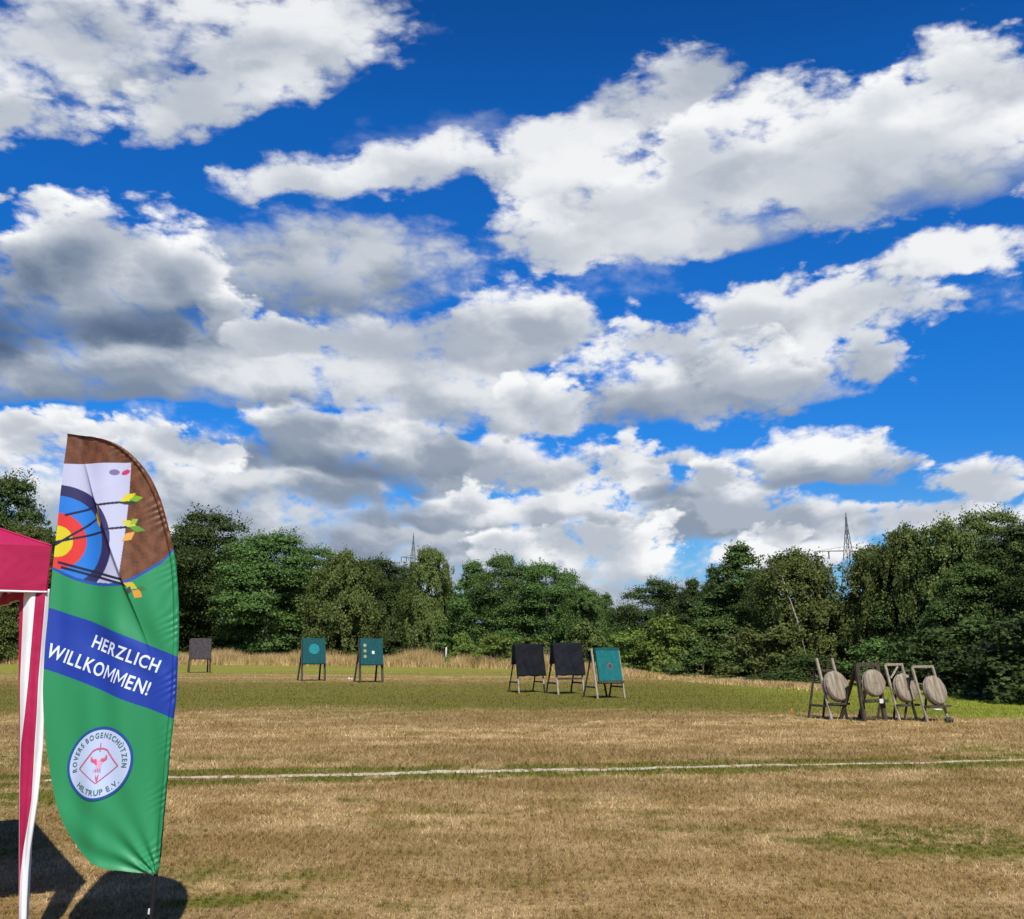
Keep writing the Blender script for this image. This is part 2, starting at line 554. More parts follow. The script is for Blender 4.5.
def turf_color(t, pos):
    """colour of the mown summer turf at a place: straw where it has dried out, olive to green where it has not"""
    px_, py_, pz_ = t.sep(pos)
    lo = t.noise(pos, .085, 5, .65)
    mp = t.new('ShaderNodeMapping')
    mp.inputs[2].default_value = (0, 0, R(3))
    mp.inputs[3].default_value = (.11, .36, 1)
    t.l.new(pos, mp.inputs[0])
    wide = t.noise(mp.outputs[0], 1.0, 4, .6)
    clod = t.noise(pos, 4.2, 4, .7)
    mp = t.new('ShaderNodeMapping')
    mp.inputs[2].default_value = (0, 0, R(-4))
    mp.inputs[3].default_value = (.55, 1.25, 1)
    t.l.new(pos, mp.inputs[0])
    streak = t.noise(mp.outputs[0], .8, 5, .62)
    mid = t.noise(pos, 1.3, 5, .65)
    fine = t.noise(pos, 9.0, 4, .65)
    yd = t.math('MULTIPLY_ADD', t.math('SUBTRACT', lo.outputs[0], .5), 20.0, py_)
    rp_ = t.new('ShaderNodeValToRGB')
    st = [(0, .16), (12, .12), (14.5, .14), (18, .08), (22, .14), (25, .55), (29, .85), (35, .85), (40, .75), (45, .55), (50, .30), (54, .45), (60, 1.0), (86, .95), (100, .7)]
    cr = rp_.color_ramp
    cr.elements[0].position = 0
    cr.elements[1].position = 1
    for y_, g_ in st[1:-1]:
        cr.elements.new(y_ / 100)
    for e, (y_, g_) in zip(cr.elements, st):
        e.color = (g_, g_, g_, 1)
    t.put(rp_.inputs[0], t.math('DIVIDE', yd, 100.0))
    g = rp_.outputs[0]
    base_g = g
    g = 0.0
    wob = t.vmath('MULTIPLY_ADD', t.vmath('SUBTRACT', mid.outputs['Color'], (.5, .5, .5)), (1.2, 1.2, 0), pos)
    for (ax, ayy, rx, ry, w) in PATCHES:
        c = ground(ax, ayy)
        m = t.new('ShaderNodeMapping', vector_type='TEXTURE')
        m.inputs[1].default_value = c
        m.inputs[3].default_value = (rx, ry, 1)
        t.l.new(wob, m.inputs[0])
        d = t.vmath('LENGTH', m.outputs[0], out=1)
        g = t.math('ADD', g, t.ramp(d, .25, 1.35, w, 0.0))
    g = t.math('MULTIPLY', g, t.ramp(t.math('ADD', t.math('MULTIPLY', mid.outputs[0], .5), t.math('MULTIPLY', clod.outputs[0], .5)), .36, .60, .25, 1.15))
    g = t.math('ADD', g, base_g)
    # greener fringe along the chalk line
    rel = t.vmath('SUBTRACT', pos, tuple(LINE_A))
    dl = t.math('ABSOLUTE', t.vmath('DOT_PRODUCT', rel, tuple(LN), out=1))
    fr = t.math('MULTIPLY', t.math('MULTIPLY', t.ramp(dl, .10, .2), t.ramp(dl, .35, 1.0, 1.1, 0.0)), t.ramp(mid.outputs[0], .30, .55))
    g = t.math('ADD', g, fr)
    g = t.math('MULTIPLY_ADD', t.math('SUBTRACT', streak.outputs[0], .5), 1.15, g)
    g = t.math('MULTIPLY_ADD', t.math('SUBTRACT', mid.outputs[0], .5), .9, g)
    g = t.math('MULTIPLY_ADD', t.math('SUBTRACT', wide.outputs[0], .5), 1.5, g)
    g = t.math('MULTIPLY_ADD', t.math('SUBTRACT', fine.outputs[0], .5), .8, g)
    g = t.math('MULTIPLY_ADD', t.math('SUBTRACT', clod.outputs[0], .5), .7, g)
    gm = t.ramp(g, .12, .95)
    straw = t.mix(t.ramp(streak.outputs[0], .3, .7), (.46, .312, .13), (.73, .53, .27))
    straw = t.mix(t.ramp(mid.outputs[0], .40, .62, .0, .9), straw, (.25, .16, .055))
    straw = t.mix(t.ramp(wide.outputs[0], .35, .6, .6, .0), straw, (.25, .165, .055))
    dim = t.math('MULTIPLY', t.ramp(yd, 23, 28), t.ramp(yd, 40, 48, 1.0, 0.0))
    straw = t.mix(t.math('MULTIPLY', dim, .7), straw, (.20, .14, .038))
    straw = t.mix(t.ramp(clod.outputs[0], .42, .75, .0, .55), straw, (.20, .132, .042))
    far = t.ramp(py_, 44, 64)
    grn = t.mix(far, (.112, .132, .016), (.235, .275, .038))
    grn = t.mix(t.ramp(px_, 5, 14), grn, (.225, .31, .022))
    patch = t.ramp(t.math('ADD', t.math('MULTIPLY', wide.outputs[0], .5), t.math('MULTIPLY', mid.outputs[0], .5)), .36, .62, .70, 1.20, False)
    hsv = t.new('ShaderNodeHueSaturation')
    t.put(hsv.inputs['Value'], patch)
    t.put(hsv.inputs['Color'], t.mix(gm, straw, grn))
    return hsv.outputs[0], fine, streak


gm_, t, out = new_mat('turf')
geo = t.new('ShaderNodeNewGeometry')
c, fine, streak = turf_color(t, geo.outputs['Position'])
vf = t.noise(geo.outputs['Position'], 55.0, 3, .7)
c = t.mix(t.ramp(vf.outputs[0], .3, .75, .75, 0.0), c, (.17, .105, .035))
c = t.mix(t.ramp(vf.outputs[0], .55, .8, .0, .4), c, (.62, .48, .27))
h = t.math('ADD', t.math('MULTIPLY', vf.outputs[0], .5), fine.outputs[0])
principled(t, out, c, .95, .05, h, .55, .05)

gx = np.concatenate([[-900, -300, -120], np.linspace(-60, 60, 61), [120, 300, 900]])
gy = np.concatenate([[-200, -60, -20], np.linspace(-6, 110, 59), [150, 300, 900, 2200]])
X, Yg = np.meshgrid(gx, gy)
V = np.stack([X, Yg, np.zeros_like(X)], -1).reshape(-1, 3)
w = len(gx)
idx = np.arange(V.shape[0]).reshape(X.shape)
F = np.stack([idx[:-1, :-1], idx[:-1, 1:], idx[1:, 1:], idx[1:, :-1]], -1).reshape(-1, 4)
tag(mesh_obj('ground', V, F, gm_), kind='structure')

# grass blades of the near turf
bm_, t, out = new_mat('grass_blades')
geo = t.new('ShaderNodeNewGeometry')
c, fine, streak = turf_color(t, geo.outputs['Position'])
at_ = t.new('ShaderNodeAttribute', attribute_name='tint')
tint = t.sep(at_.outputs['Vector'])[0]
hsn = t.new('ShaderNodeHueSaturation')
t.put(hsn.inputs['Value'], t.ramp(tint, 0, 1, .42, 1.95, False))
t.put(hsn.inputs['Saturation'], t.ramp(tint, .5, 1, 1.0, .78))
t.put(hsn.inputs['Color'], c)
dif = t.new('ShaderNodeBsdfDiffuse')
trn = t.new('ShaderNodeBsdfTranslucent')
mx = t.new('ShaderNodeMixShader')
mx.inputs[0].default_value = .3
for s_ in (dif, trn):
    t.l.new(hsn.outputs[0], s_.inputs[0])
t.l.new(dif.outputs[0], mx.inputs[1])
t.l.new(trn.outputs[0], mx.inputs[2])
t.l.new(mx.outputs[0], out.inputs[0])

rng = np.random.default_rng(11)


def blades(name, x, y, hgt, wid, lean, mat, z0=0.0):
    n = len(x)
    a = rng.uniform(0, 2 * np.pi, n)
    l = rng.uniform(0, 2 * np.pi, n)
    ll = rng.uniform(.2, 1, n) * lean * hgt
    bx, by = np.cos(a) * wid / 2, np.sin(a) * wid / 2
    v = np.zeros((n, 3, 3), np.float32)
    v[:, 0] = np.stack([x - bx, y - by, np.full(n, z0)], -1)
    v[:, 1] = np.stack([x + bx, y + by, np.full(n, z0)], -1)
    v[:, 2] = np.stack([x + np.cos(l) * ll, y + np.sin(l) * ll, z0 + hgt], -1)
    o = mesh_obj(name, v.reshape(-1, 3), np.arange(3 * n).reshape(n, 3), mat)
    at2 = o.data.attributes.new('tint', 'FLOAT', 'POINT')
    at2.data.foreach_set('value', np.repeat(rng.uniform(0, 1, n).astype(np.float32) ** 1.6, 3))
    return o


n = 620000
yy = 4.6 * (34 / 4.6) ** (rng.uniform(0, 1, n) ** 1.0)
yy = 1 / (1 / 4.6 - rng.uniform(0, 1, n) * (1 / 4.6 - 1 / 62))      # density falls with the square of the distance across the widening view
xx = rng.uniform(-.62, .62, n) * yy * 1.02 + rng.normal(0, .3, n)
# tufts: pull blades towards tuft centres
cell = .085
ci, cj = np.floor(xx / cell), np.floor(yy / cell)
h1 = np.modf(np.abs(np.sin(ci * 127.1 + cj * 311.7) * 43758.5453))[0]
h2 = np.modf(np.abs(np.sin(ci * 269.5 + cj * 183.3) * 43758.5453))[0]
tu, tv = (ci + h1) * cell, (cj + h2) * cell
pull = rng.uniform(0, .75, n)
xx, yy = xx + (tu - xx) * pull, yy + (tv - yy) * pull
sc = np.clip(yy / 6.5, .8, 7.5)
hh = rng.uniform(.009, .026, n) * np.clip(sc, .8, 2.2)
tall = rng.uniform(0, 1, n) < .02
hh[tall] *= 1.9
hh *= .65 + .7 * h2
# little grass on the chalk line
dl = np.abs((xx - LINE_A.x) * LN.x + (yy - LINE_A.y) * LN.y)
keep = (dl > .13) | (rng.uniform(0, 1, n) < .38)
tag(blades('grass', xx[keep], yy[keep], hh[keep], (.0036 * sc)[keep], 1.25, bm_), kind='stuff')

# the chalk line: a worn strip of powder with ragged edges and gaps where turf shows
cm, t, out = new_mat('chalk')
geo = t.new('ShaderNodeNewGeometry')
nn = t.noise(geo.outputs['Position'], 7, 5, .7)
c = t.mix(t.ramp(nn.outputs[0], .35, .62), (.36, .30, .18), (.52, .46, .35))
principled(t, out, c, .95, .05, nn.outputs[0], .4, .01)
LL = (LINE_B - LINE_A).length
n = 620
vs, fs = [], []
rr = random.Random(5)
wa = wb = .05
gap = 0
for i in range(n + 1):
    s_ = i / n
    wa += (.092 - wa) * .3 + rr.uniform(-.03, .03)
    wb += (.092 - wb) * .3 + rr.uniform(-.03, .03)
    bend = .05 * math.sin(s_ * 21) + .03 * math.sin(s_ * 57 + 1)
    boost = 1 + .55 * math.exp(-((s_ - .36) / .17) ** 2) - .2 * (s_ > .7)
    p = LINE_A + LD * (LL * s_) + LN * bend
    vs += [p - LN * max(.012, wa) * boost + Vector((0, 0, .004)), p + Vector((0, 0, .007)), p + LN * max(.012, wb) * boost + Vector((0, 0, .004))]
    fade = .04 if .12 < s_ < .62 else .12
    if gap > 0:
        gap -= 1
    elif rr.random() < fade * .35:
        gap = rr.choice((1, 1, 2, 3))
    if i < n and not gap:
        b = 3 * i
        fs += [[b, b + 3, b + 4, b + 1], [b + 1, b + 4, b + 5, b + 2]]
tag(mesh_obj('field_line', vs, fs, cm), kind='structure')


# ------------------------------------------------------------------ the strip of tall dry grass along the wood's edge
EDGE = [(-80, 664.0), (40, 664.5), (170, 664.5), (330, 666), (440, 667.5), (520, 669.5), (600, 673), (660, 679), (720, 684), (790, 689), (830, 691)]
TOPH = [1.35, 1.35, 1.4, 1.3, 1.4, 1.25, .75, .30, .24, .26, .2]
sm, t, out = new_mat('dry_meadow_grass')
geo = t.new('ShaderNodeNewGeometry')
n1_ = t.noise(geo.outputs['Position'], .7, 4, .6)
at_ = t.new('ShaderNodeAttribute', attribute_name='tint')
tint = t.sep(at_.outputs['Vector'])[0]
c = t.mix(t.ramp(n1_.outputs[0], .35, .65), (.58, .43, .215), (.42, .30, .125))
c = t.mix(t.ramp(n1_.outputs[0], .58, .75), c, (.27, .24, .08))
hsn = t.new('ShaderNodeHueSaturation')
t.put(hsn.inputs['Value'], t.ramp(tint, 0, 1, .7, 1.55, False))
t.put(hsn.inputs['Color'], c)
dif = t.new('ShaderNodeBsdfDiffuse')
trn = t.new('ShaderNodeBsdfTranslucent')
mx = t.new('ShaderNodeMixShader')
mx.inputs[0].default_value = .35
for s_ in (dif, trn):
    t.l.new(hsn.outputs[0], s_.inputs[0])
t.l.new(dif.outputs[0], mx.inputs[1])
t.l.new(trn.outputs[0], mx.inputs[2])
t.l.new(mx.outputs[0], out.inputs[0])
n = 90000
k = rng.uniform(-80, 830, n)
ey = np.interp(k, [e[0] for e in EDGE], [e[1] for e in EDGE])
eh = np.interp(k, [e[0] for e in EDGE], TOPH)
dd = rng.uniform(0, 1, n) ** 1.3
gp = np.array([ground(a, b)[:2] for a, b in zip(np.linspace(-80, 830, 400), np.interp(np.linspace(-80, 830, 400), [e[0] for e in EDGE], [e[1] for e in EDGE]))])
gxx = np.interp(k, np.linspace(-80, 830, 400), gp[:, 0])
gyy = np.interp(k, np.linspace(-80, 830, 400), gp[:, 1])
dep = dd * np.interp(k, [0, 520, 620, 830], [9, 8, 4, 3.5])
gxx = gxx + gxx / gyy * dep + rng.normal(0, .25, n)
gyy = gyy + dep + rng.normal(0, .25, n)
lump = .72 + .28 * np.sin(gxx * 1.1 + np.sin(gyy * .8)) * np.sin(gxx * .37 + 1.0)
gate = (np.abs(k - 447) > 5.5) & ((k < 640) | (rng.uniform(0, 1, n) < .45))
hh = eh * lump * rng.uniform(.55, 1.1, n) * np.clip(dd * 9 + .35, 0, 1)
tag(blades('dry_meadow_grass', gxx[gate], gyy[gate], hh[gate], .05, .5, sm), kind='stuff')


# ================================================================== trees and shrubs
def leaf_mat(name, c0, c1, c2, trans=.28):
    m, t, out = new_mat(name)
    geo = t.new('ShaderNodeNewGeometry')
    oi = t.new('ShaderNodeObjectInfo')
    tcn = t.new('ShaderNodeTexCoord')
    nz_ = t.noise(tcn.outputs['Object'], .55, 3, .6)
    f = t.math('ADD', t.math('MULTIPLY', geo.outputs['Random Per Island'], .6), t.math('MULTIPLY', nz_.outputs[0], .5))
    c = t.mix(t.ramp(f, .2, .85), c0, c1)
    c = t.mix(t.ramp(geo.outputs['Random Per Island'], .80, 1.0), c, c2)
    hsn = t.new('ShaderNodeHueSaturation')
    t.put(hsn.inputs['Value'], t.ramp(oi.outputs['Random'], 0, 1, .82, 1.18, False))
    t.put(hsn.inputs['Hue'], t.ramp(oi.outputs['Random'], 0, 1, .488, .508, False))
    t.put(hsn.inputs['Color'], c)
    p = t.new('ShaderNodeBsdfPrincipled')
    t.l.new(hsn.outputs[0], p.inputs['Base Color'])
    p.inputs['Roughness'].default_value = .65
    p.inputs['Specular IOR Level'].default_value = .14
    trn = t.new('ShaderNodeBsdfTranslucent')
    hs2 = t.new('ShaderNodeHueSaturation')
    hs2.inputs['Value'].default_value = 1.3
    hs2.inputs['Hue'].default_value = .485
    t.l.new(hsn.outputs[0], hs2.inputs['Color'])
    t.l.new(hs2.outputs[0], trn.inputs[0])
    mx = t.new('ShaderNodeMixShader')
    mx.inputs[0].default_value = trans
    t.l.new(p.outputs[0], mx.inputs[1])
    t.l.new(trn.outputs[0], mx.inputs[2])
    t.l.new(mx.outputs[0], out.inputs[0])
    return m


LEAF = {
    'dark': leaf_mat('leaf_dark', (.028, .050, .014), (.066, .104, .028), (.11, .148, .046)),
    'mid': leaf_mat('leaf_mid', (.045, .086, .021), (.105, .178, .045), (.165, .240, .075)),
    'olive': leaf_mat('leaf_olive', (.066, .096, .024), (.135, .172, .046), (.20, .23, .08)),
    'light': leaf_mat('leaf_light', (.10, .155, .03), (.17, .25, .05), (.24, .32, .09), .35),
}
BARK = mottled('bark', (.05, .04, .03), (.12, .10, .08), 3.0, .9, .1, (4, 4, 1))
BIRCH = mottled('birch_bark', (.16, .145, .12), (.40, .38, .34), 2.2, .8, .15, (1, 1, 3))


def leaves(cen, nrm, size, rg, aspect=.62):
    """a rhombic leaf tuft at each centre, facing roughly along nrm"""
    n = len(cen)
    nrm = nrm / (np.linalg.norm(nrm, axis=1, keepdims=True) + 1e-9)
    r_ = rg.normal(size=(n, 3))
    a = np.cross(nrm, r_)
    a /= (np.linalg.norm(a, axis=1, keepdims=True) + 1e-9)
    b = np.cross(nrm, a)
    s = (size * rg.uniform(.6, 1.35, n))[:, None]
    v = np.stack([cen - a * s * .5, cen - b * s * .5 * aspect + nrm * s * .08, cen + a * s * .5, cen + b * s * .5 * aspect - nrm * s * .08], 1)
    return v.reshape(-1, 3)


def profile(kind, z):
    """crown radius (fraction of half width) at height fraction z"""
    if kind == 'broad':
        return np.sqrt(np.clip(1 - ((z - .48) / .53) ** 2, 0.02, 1)) * (1 - .12 * z)
    if kind == 'oval':
        return np.sqrt(np.clip(1 - ((z - .40) / .60) ** 2, 0.015, 1))
    if kind == 'spire':
        return np.clip(1.05 * (1 - z) ** .75, .05, 1) * np.clip(.55 + z * 3, 0, 1)
    if kind == 'dome':
        return np.sqrt(np.clip(1 - (z / 1.02) ** 2, .02, 1))
    return np.ones_like(z)


def crown_clumps(kind, H, Wd, nc, nl, size, seed, z0=.05, hollow=.55, shape=None):
    """foliage gathered in clumps at branch ends: clump tops are open to light, undersides are not"""
    rg = np.random.default_rng(seed)
    out = []
    zf = rg.uniform(0, 1, nc)
    ang = rg.uniform(0, 2 * np.pi, nc)
    lob = 1 + .22 * np.sin(ang * 2 + seed) * np.sin(zf * 7 + seed * 1.7) + .16 * np.sin(ang * 3 + zf * 5 + seed)
    pr = profile(kind, zf) * lob
    rad = pr * (hollow + (1 - hollow) * rg.uniform(0, 1, nc) ** .5) * Wd / 2
    c = np.stack([np.cos(ang) * rad, np.sin(ang) * rad, H * (z0 + (1 - z0) * zf * .95)], -1)
    cr = rg.uniform(.085, .17, nc) * Wd * np.clip(.55 + pr * .5, .6, 1.0)
    for i in range(nc):
        m = int(nl * (cr[i] / (.127 * Wd)) ** 1.5)
        d = rg.normal(size=(m, 3))
        d /= np.linalg.norm(d, axis=1, keepdims=True)
        d[:, 2] = np.where(d[:, 2] < -.25, -d[:, 2] * .6, d[:, 2])
        q = c[i] + d * (cr[i] * rg.uniform(.25, 1.0, m) ** .45 * rg.uniform(.85, 1.25, m))[:, None] * np.array([1.15, 1.15, .8])
        nr = d * .75 + np.array([0, 0, .55]) + rg.normal(size=(m, 3)) * .38
        out.append(leaves(q, nr, size, rg))
        # twigs of leaves that break the outline
        k_ = max(3, m // 22)
        dd = rg.normal(size=(k_, 3))
        dd[:, 2] = np.abs(dd[:, 2]) * 1.3
        dd /= np.linalg.norm(dd, axis=1, keepdims=True)
        for e in (1.15, 1.3, 1.45):
            out.append(leaves(c[i] + dd * cr[i] * e + rg.normal(size=(k_, 3)) * .04, dd + rg.normal(size=(k_, 3)) * .6, size * .85, rg))
    v = np.concatenate(out)
    v[:, 2] = np.maximum(v[:, 2], .02)
    return v


def crown_birch(H, Wd, nb, seed, size, z0=.06):
    """hanging strands of small leaves under arching boughs, with gaps"""
    rg = np.random.default_rng(seed)
    out = []
    for i in range(nb):
        zf = rg.uniform(0, 1) ** .85
        ang = rg.uniform(0, 2 * np.pi)
        pr = float(profile('oval', np.array([zf]))[0]) * (1 + .3 * math.sin(ang * 2 + seed) + .15 * math.sin(ang * 5))
        rad = pr * Wd / 2 * rg.uniform(.25, 1) ** .6
        top = np.array([math.cos(ang) * rad, math.sin(ang) * rad, H * (z0 + (1 - z0) * zf)])
        L = rg.uniform(.10, .24) * H * (1.05 - zf * .65)
        for s in range(rg.integers(5, 9)):
            o_ = top + rg.normal(size=3) * np.array([.09, .09, .02]) * Wd
            m = int(26 + 60 * L / H * 5)
            tt = rg.uniform(0, 1, m)
            q = o_ + np.stack([math.cos(ang) * tt * L * .16, math.sin(ang) * tt * L * .16, -tt * L], -1) + rg.normal(size=(m, 3)) * np.array([.035, .035, .02]) * (1.2 - tt[:, None]) * Wd
            nr = np.stack([np.full(m, math.cos(ang)), np.full(m, math.sin(ang)), np.full(m, .45)], -1) + rg.normal(size=(m, 3)) * .6
            out.append(leaves(q, nr, size, rg, .7))
    # upright shoots at the top
    for i in range(26):
        ang = rg.uniform(0, 2 * np.pi)
        zf = rg.uniform(.75, 1.0)
        b0 = np.array([math.cos(ang) * Wd * .25 * (1.1 - zf), math.sin(ang) * Wd * .25 * (1.1 - zf), H * zf])
        m = 30
        tt = rg.uniform(0, 1, m)
        out.append(leaves(b0 + np.stack([tt * 0, tt * 0, tt * H * .05], -1) + rg.normal(size=(m, 3)) * .03 * Wd, rg.normal(size=(m, 3)) + np.array([0, 0, .3]), size, rg))
    v = np.concatenate(out)
    v[:, 2] = np.maximum(v[:, 2], .02)
    return v


def trunk_mb(H, r, seed, lean=(0, 0), top=.8, limbs=9, wid=3.0):
    rg = random.Random(seed)
    mb = MB()
    pts, rs = [], []
    k = 9
    for i in range(k + 1):
        f = i / k
        pts.append((lean[0] * f + rg.uniform(-.06, .06) * H * .05 * f, lean[1] * f + rg.uniform(-.06, .06) * H * .05 * f, H * top * f - .05))
        rs.append(r * (1.35 if i == 0 else 1.0) * (1 - .78 * f))
    mb.tube(pts, rs, 8)
    for j in range(limbs):
        f = rg.uniform(.25, .9)
        a = rg.uniform(0, 6.283)
        b = Vector(pts[int(f * k)])
        L = wid * rg.uniform(.3, .55) * (1.15 - f)
        e1 = b + Vector((math.cos(a) * L * .5, math.sin(a) * L * .5, L * .45))
        e2 = b + Vector((math.cos(a) * L, math.sin(a) * L, L * .75))
        mb.tube([b, e1, e2], [r * .42 * (1.1 - f), r * .25 * (1.1 - f), r * .08], 5)
    return mb


CROWN, TRUNK = {}, {}


def proto(key):
    """crown and trunk meshes of each sort of tree, shared by its copies; 10 m tall, 7 m wide (shrubs 2 by 2.4 m)"""
    if key in CROWN:
        return
    kind, var = key.rsplit('_', 1)
    s = int(var)
    if kind == 'broad':
        v = crown_clumps('broad', 10, 7, 140, 440, .172, 100 + s, .03, .45)
    elif kind == 'oval':
        v = crown_clumps('oval', 10, 7, 135, 430, .168, 200 + s, .02, .48)
    elif kind == 'spire':
        v = crown_clumps('spire', 10, 6, 125, 430, .16, 300 + s, .03, .5)
    elif kind == 'birch':
        v = crown_birch(10, 6.5, 150, 400 + s, .19)
    else:
        v = crown_clumps('dome', 2, 2.4, 42, 120, .13, 500 + s, .0, .5)
    nf = len(v) // 4
    CROWN[key] = (v, np.arange(4 * nf).reshape(nf, 4))


tree_mesh = {}


def plant(name, key, leaf, px, py, Y, wpx, label, cat, group=None, trunk=None, lean=0.0, bark=None, base=None):
    """a tree whose top is seen on bearing px, py when it stands Y metres north"""
    proto(key)
    top = at(px, py, Y)
    shrub = key.startswith('shrub')
    H0, W0 = (2.0, 2.4) if shrub else (10.0, 6.0 if key.startswith('spire') else 6.5 if key.startswith('birch') else 7.0)
    sz = top.z / H0
    sx = wpx * math.hypot(Y, top.x * .3) / 1000 / W0
    rz = (hash_(px, py) % 628) / 100
    root = empty(name, (top.x, Y, 0))
    tag(root, label, cat, group)
    ck = (key, leaf)
    if ck not in tree_mesh:
        v, f = CROWN[key]
        o = mesh_obj('crown', v, f, LEAF[leaf])
        tree_mesh[ck] = o.data
    else:
        o = bpy.data.objects.new('crown', tree_mesh[ck])
        COL.objects.link(o)
    o.parent = root
    o.scale = (sx, sx, sz)
    o.rotation_euler = (0, 0, rz)
    if shrub:
        mb = MB()
        rg = random.Random(int(px * 7 + py))
        for i in range(5):
            a = rg.uniform(0, 6.28)
            mb.tube([(0.05 * math.cos(a), .05 * math.sin(a), -.03), (.2 * W0 * sx * math.cos(a), .2 * W0 * sx * math.sin(a), top.z * .55)], [.03, .012], 5)
        mb.build('stem', BARK, root)
    else:
        r = trunk or (.018 * top.z)
        trunk_mb(top.z, r, int(px * 3 + py), (lean, 0), .86, 9, W0 * sx).build('trunk', bark or BARK, root, True)
        if lean:
            o.location = (lean * .55, 0, 0)
    return root


def hash_(a, b):
    return int(a * 7919 + b * 104729) & 0xffff


WOOD = 'trees along the edge of the wood'
#        name, mesh, leaf, x, y, distance, width, label
TREES = [
    ('broadleaf_tree', 'broad_1', 'dark', 4, 474, 92, 92, 'tall dark broadleaf tree rising over the red canopy roof at the far left', 'tree'),
    ('broadleaf_tree', 'oval_1', 'olive', 26, 520, 86, 66, 'olive green tree right behind the red canopy, in front of a taller dark tree', 'tree'),
    ('broadleaf_tree', 'oval_2', 'olive', -40, 500, 86, 70, 'olive green tree half cut off by the left border beyond the red canopy', 'tree'),
    ('broadleaf_tree', 'broad_2', 'dark', 92, 540, 90, 90, 'dark tree hidden behind the green feather flag between canopy and flag', 'tree'),
    ('broadleaf_tree', 'broad_3', 'mid', 148, 536, 94, 70, 'green tree mostly hidden behind the brown top of the feather flag', 'tree'),
    ('broadleaf_tree', 'broad_2', 'dark', 208, 511, 95, 96, 'tallest dark tree just right of the feather flag, above the dark foam board', 'tree'),
    ('broadleaf_tree', 'broad_1', 'mid', 272, 532, 90, 98, 'wide mid green tree in layered clumps between the dark board and the disc board', 'tree'),
    ('broadleaf_tree', 'broad_3', 'mid', 312, 547, 92, 74, 'round mid green tree directly behind the teal board with one pale disc', 'tree'),
    ('birch_tree', 'birch_1', 'olive', 347, 552, 86, 60, 'loose olive birch with a thin pale stem behind the board with small dots', 'tree'),
    ('broadleaf_tree', 'oval_3', 'dark', 378, 556, 104, 66, 'dark tree farther back just right of the board with small dots', 'tree'),
    ('broadleaf_tree', 'broad_3', 'dark', 398, 566, 106, 50, 'small dark round crown just left of the lattice pylon top', 'tree'),
    ('birch_tree', 'birch_2', 'olive', 429, 551, 82, 44, 'upright olive birch in front of the left pylon', 'tree'),
    ('birch_tree', 'spire_2', 'olive', 446, 562, 84, 30, 'slender pointed birch just right of the left pylon birch', 'tree'),
    ('broadleaf_tree', 'spire_3', 'mid', 474, 556, 80, 66, 'grey green tree with a pointed top behind the white post', 'tree'),
    ('broadleaf_tree', 'oval_2', 'mid', 505, 554, 78, 66, 'highest full green tree left of the first black covered stand', 'tree'),
    ('broadleaf_tree', 'oval_3', 'mid', 546, 562, 76, 74, 'full green tree directly behind the two black covered stands', 'tree'),
    ('birch_tree', 'birch_1', 'mid', 583, 586, 72, 46, 'lower loose tree directly above the teal board beside the black covers', 'tree'),
    ('broadleaf_tree', 'spire_1', 'mid', 606, 592, 74, 38, 'small pointed tree just left of the gap of open sky', 'tree'),
    ('broadleaf_tree', 'oval_3', 'dark', 628, 613, 84, 40, 'low dark tree at the bottom of the gap of open sky', 'tree'),
    ('broadleaf_tree', 'broad_2', 'dark', 657, 579, 62, 66, 'dark round tree just right of the gap of open sky', 'tree'),
    ('broadleaf_tree', 'spire_3', 'dark', 692, 574, 60, 48, 'narrow dark tree between the round dark tree and the tall spire', 'tree'),
    ('broadleaf_tree', 'spire_2', 'dark', 712, 566, 58, 50, 'dark pointed tree close to the left side of the tall green spire', 'tree'),
    ('poplar_tree', 'spire_1', 'mid', 738, 541, 56, 96, 'tall green spire shaped tree right of the gap of sky', 'tree'),
    ('broadleaf_tree', 'oval_1', 'dark', 762, 568, 54, 44, 'dark narrow tree squeezed between the green spire and the leaning birch', 'tree'),
    ('birch_tree', 'birch_2', 'olive', 872, 549, 48, 66, 'birch with hanging olive strands in front of the right pylon', 'tree'),
    ('birch_tree', 'birch_3', 'olive', 905, 530, 46, 66, 'tall drooping birch above the two middle straw targets', 'tree'),
    ('birch_tree', 'birch_1', 'olive', 946, 522, 44, 76, 'broad drooping olive birch above the straw target farthest right', 'tree'),
    ('broadleaf_tree', 'broad_3', 'olive', 985, 510, 52, 96, 'high olive crown behind the drooping birches near the right border', 'tree'),
    ('broadleaf_tree', 'broad_1', 'mid', 975, 560, 42, 92, 'dense green tree standing low in front of the birches, behind the last straw target', 'tree'),
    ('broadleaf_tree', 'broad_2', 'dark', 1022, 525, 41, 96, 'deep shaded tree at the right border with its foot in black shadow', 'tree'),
    ('broadleaf_tree', 'broad_1', 'dark', 902, 590, 47, 90, 'dark low tree filling the space under the birches behind the straw targets', 'tree'),
    ('broadleaf_tree', 'oval_3', 'dark', 840, 612, 50, 56, 'dark low tree below the gap between the leaning birch and the pylon birch', 'tree'),
]
for (nm, key, leaf, px, py, Y, wpx, lab, cat) in TREES:
    plant(nm, key, leaf, px, py, Y, wpx * 1.06, lab, cat, WOOD)

# the leaning birch: a pale bare stem runs up through its crown
lb = plant('birch_tree', 'birch_3', 'olive', 794, 553, 49, 88, 'birch whose pale stem leans left through its crown above the first straw target', 'tree', WOOD, trunk=.02)
for ch in lb.children:
    if ch.name.startswith('trunk'):
        a, b, c_ = at(808, 664, 46.9), at(797, 620, 46.8), at(782, 576, 47.4)
        mb = MB()
        mb.tube([a - lb.location, b - lb.location, c_ - lb.location], [.042, .035, .016], 7)
        g0 = Vector((a.x + .35, 46.3, -.05)) - lb.location
        mb.tube([g0, a - lb.location], [.07, .055], 7)
        o = mb.build('trunk', BIRCH, lb, True)
        bpy.data.objects.remove(ch)
        o.name = 'trunk'
        break

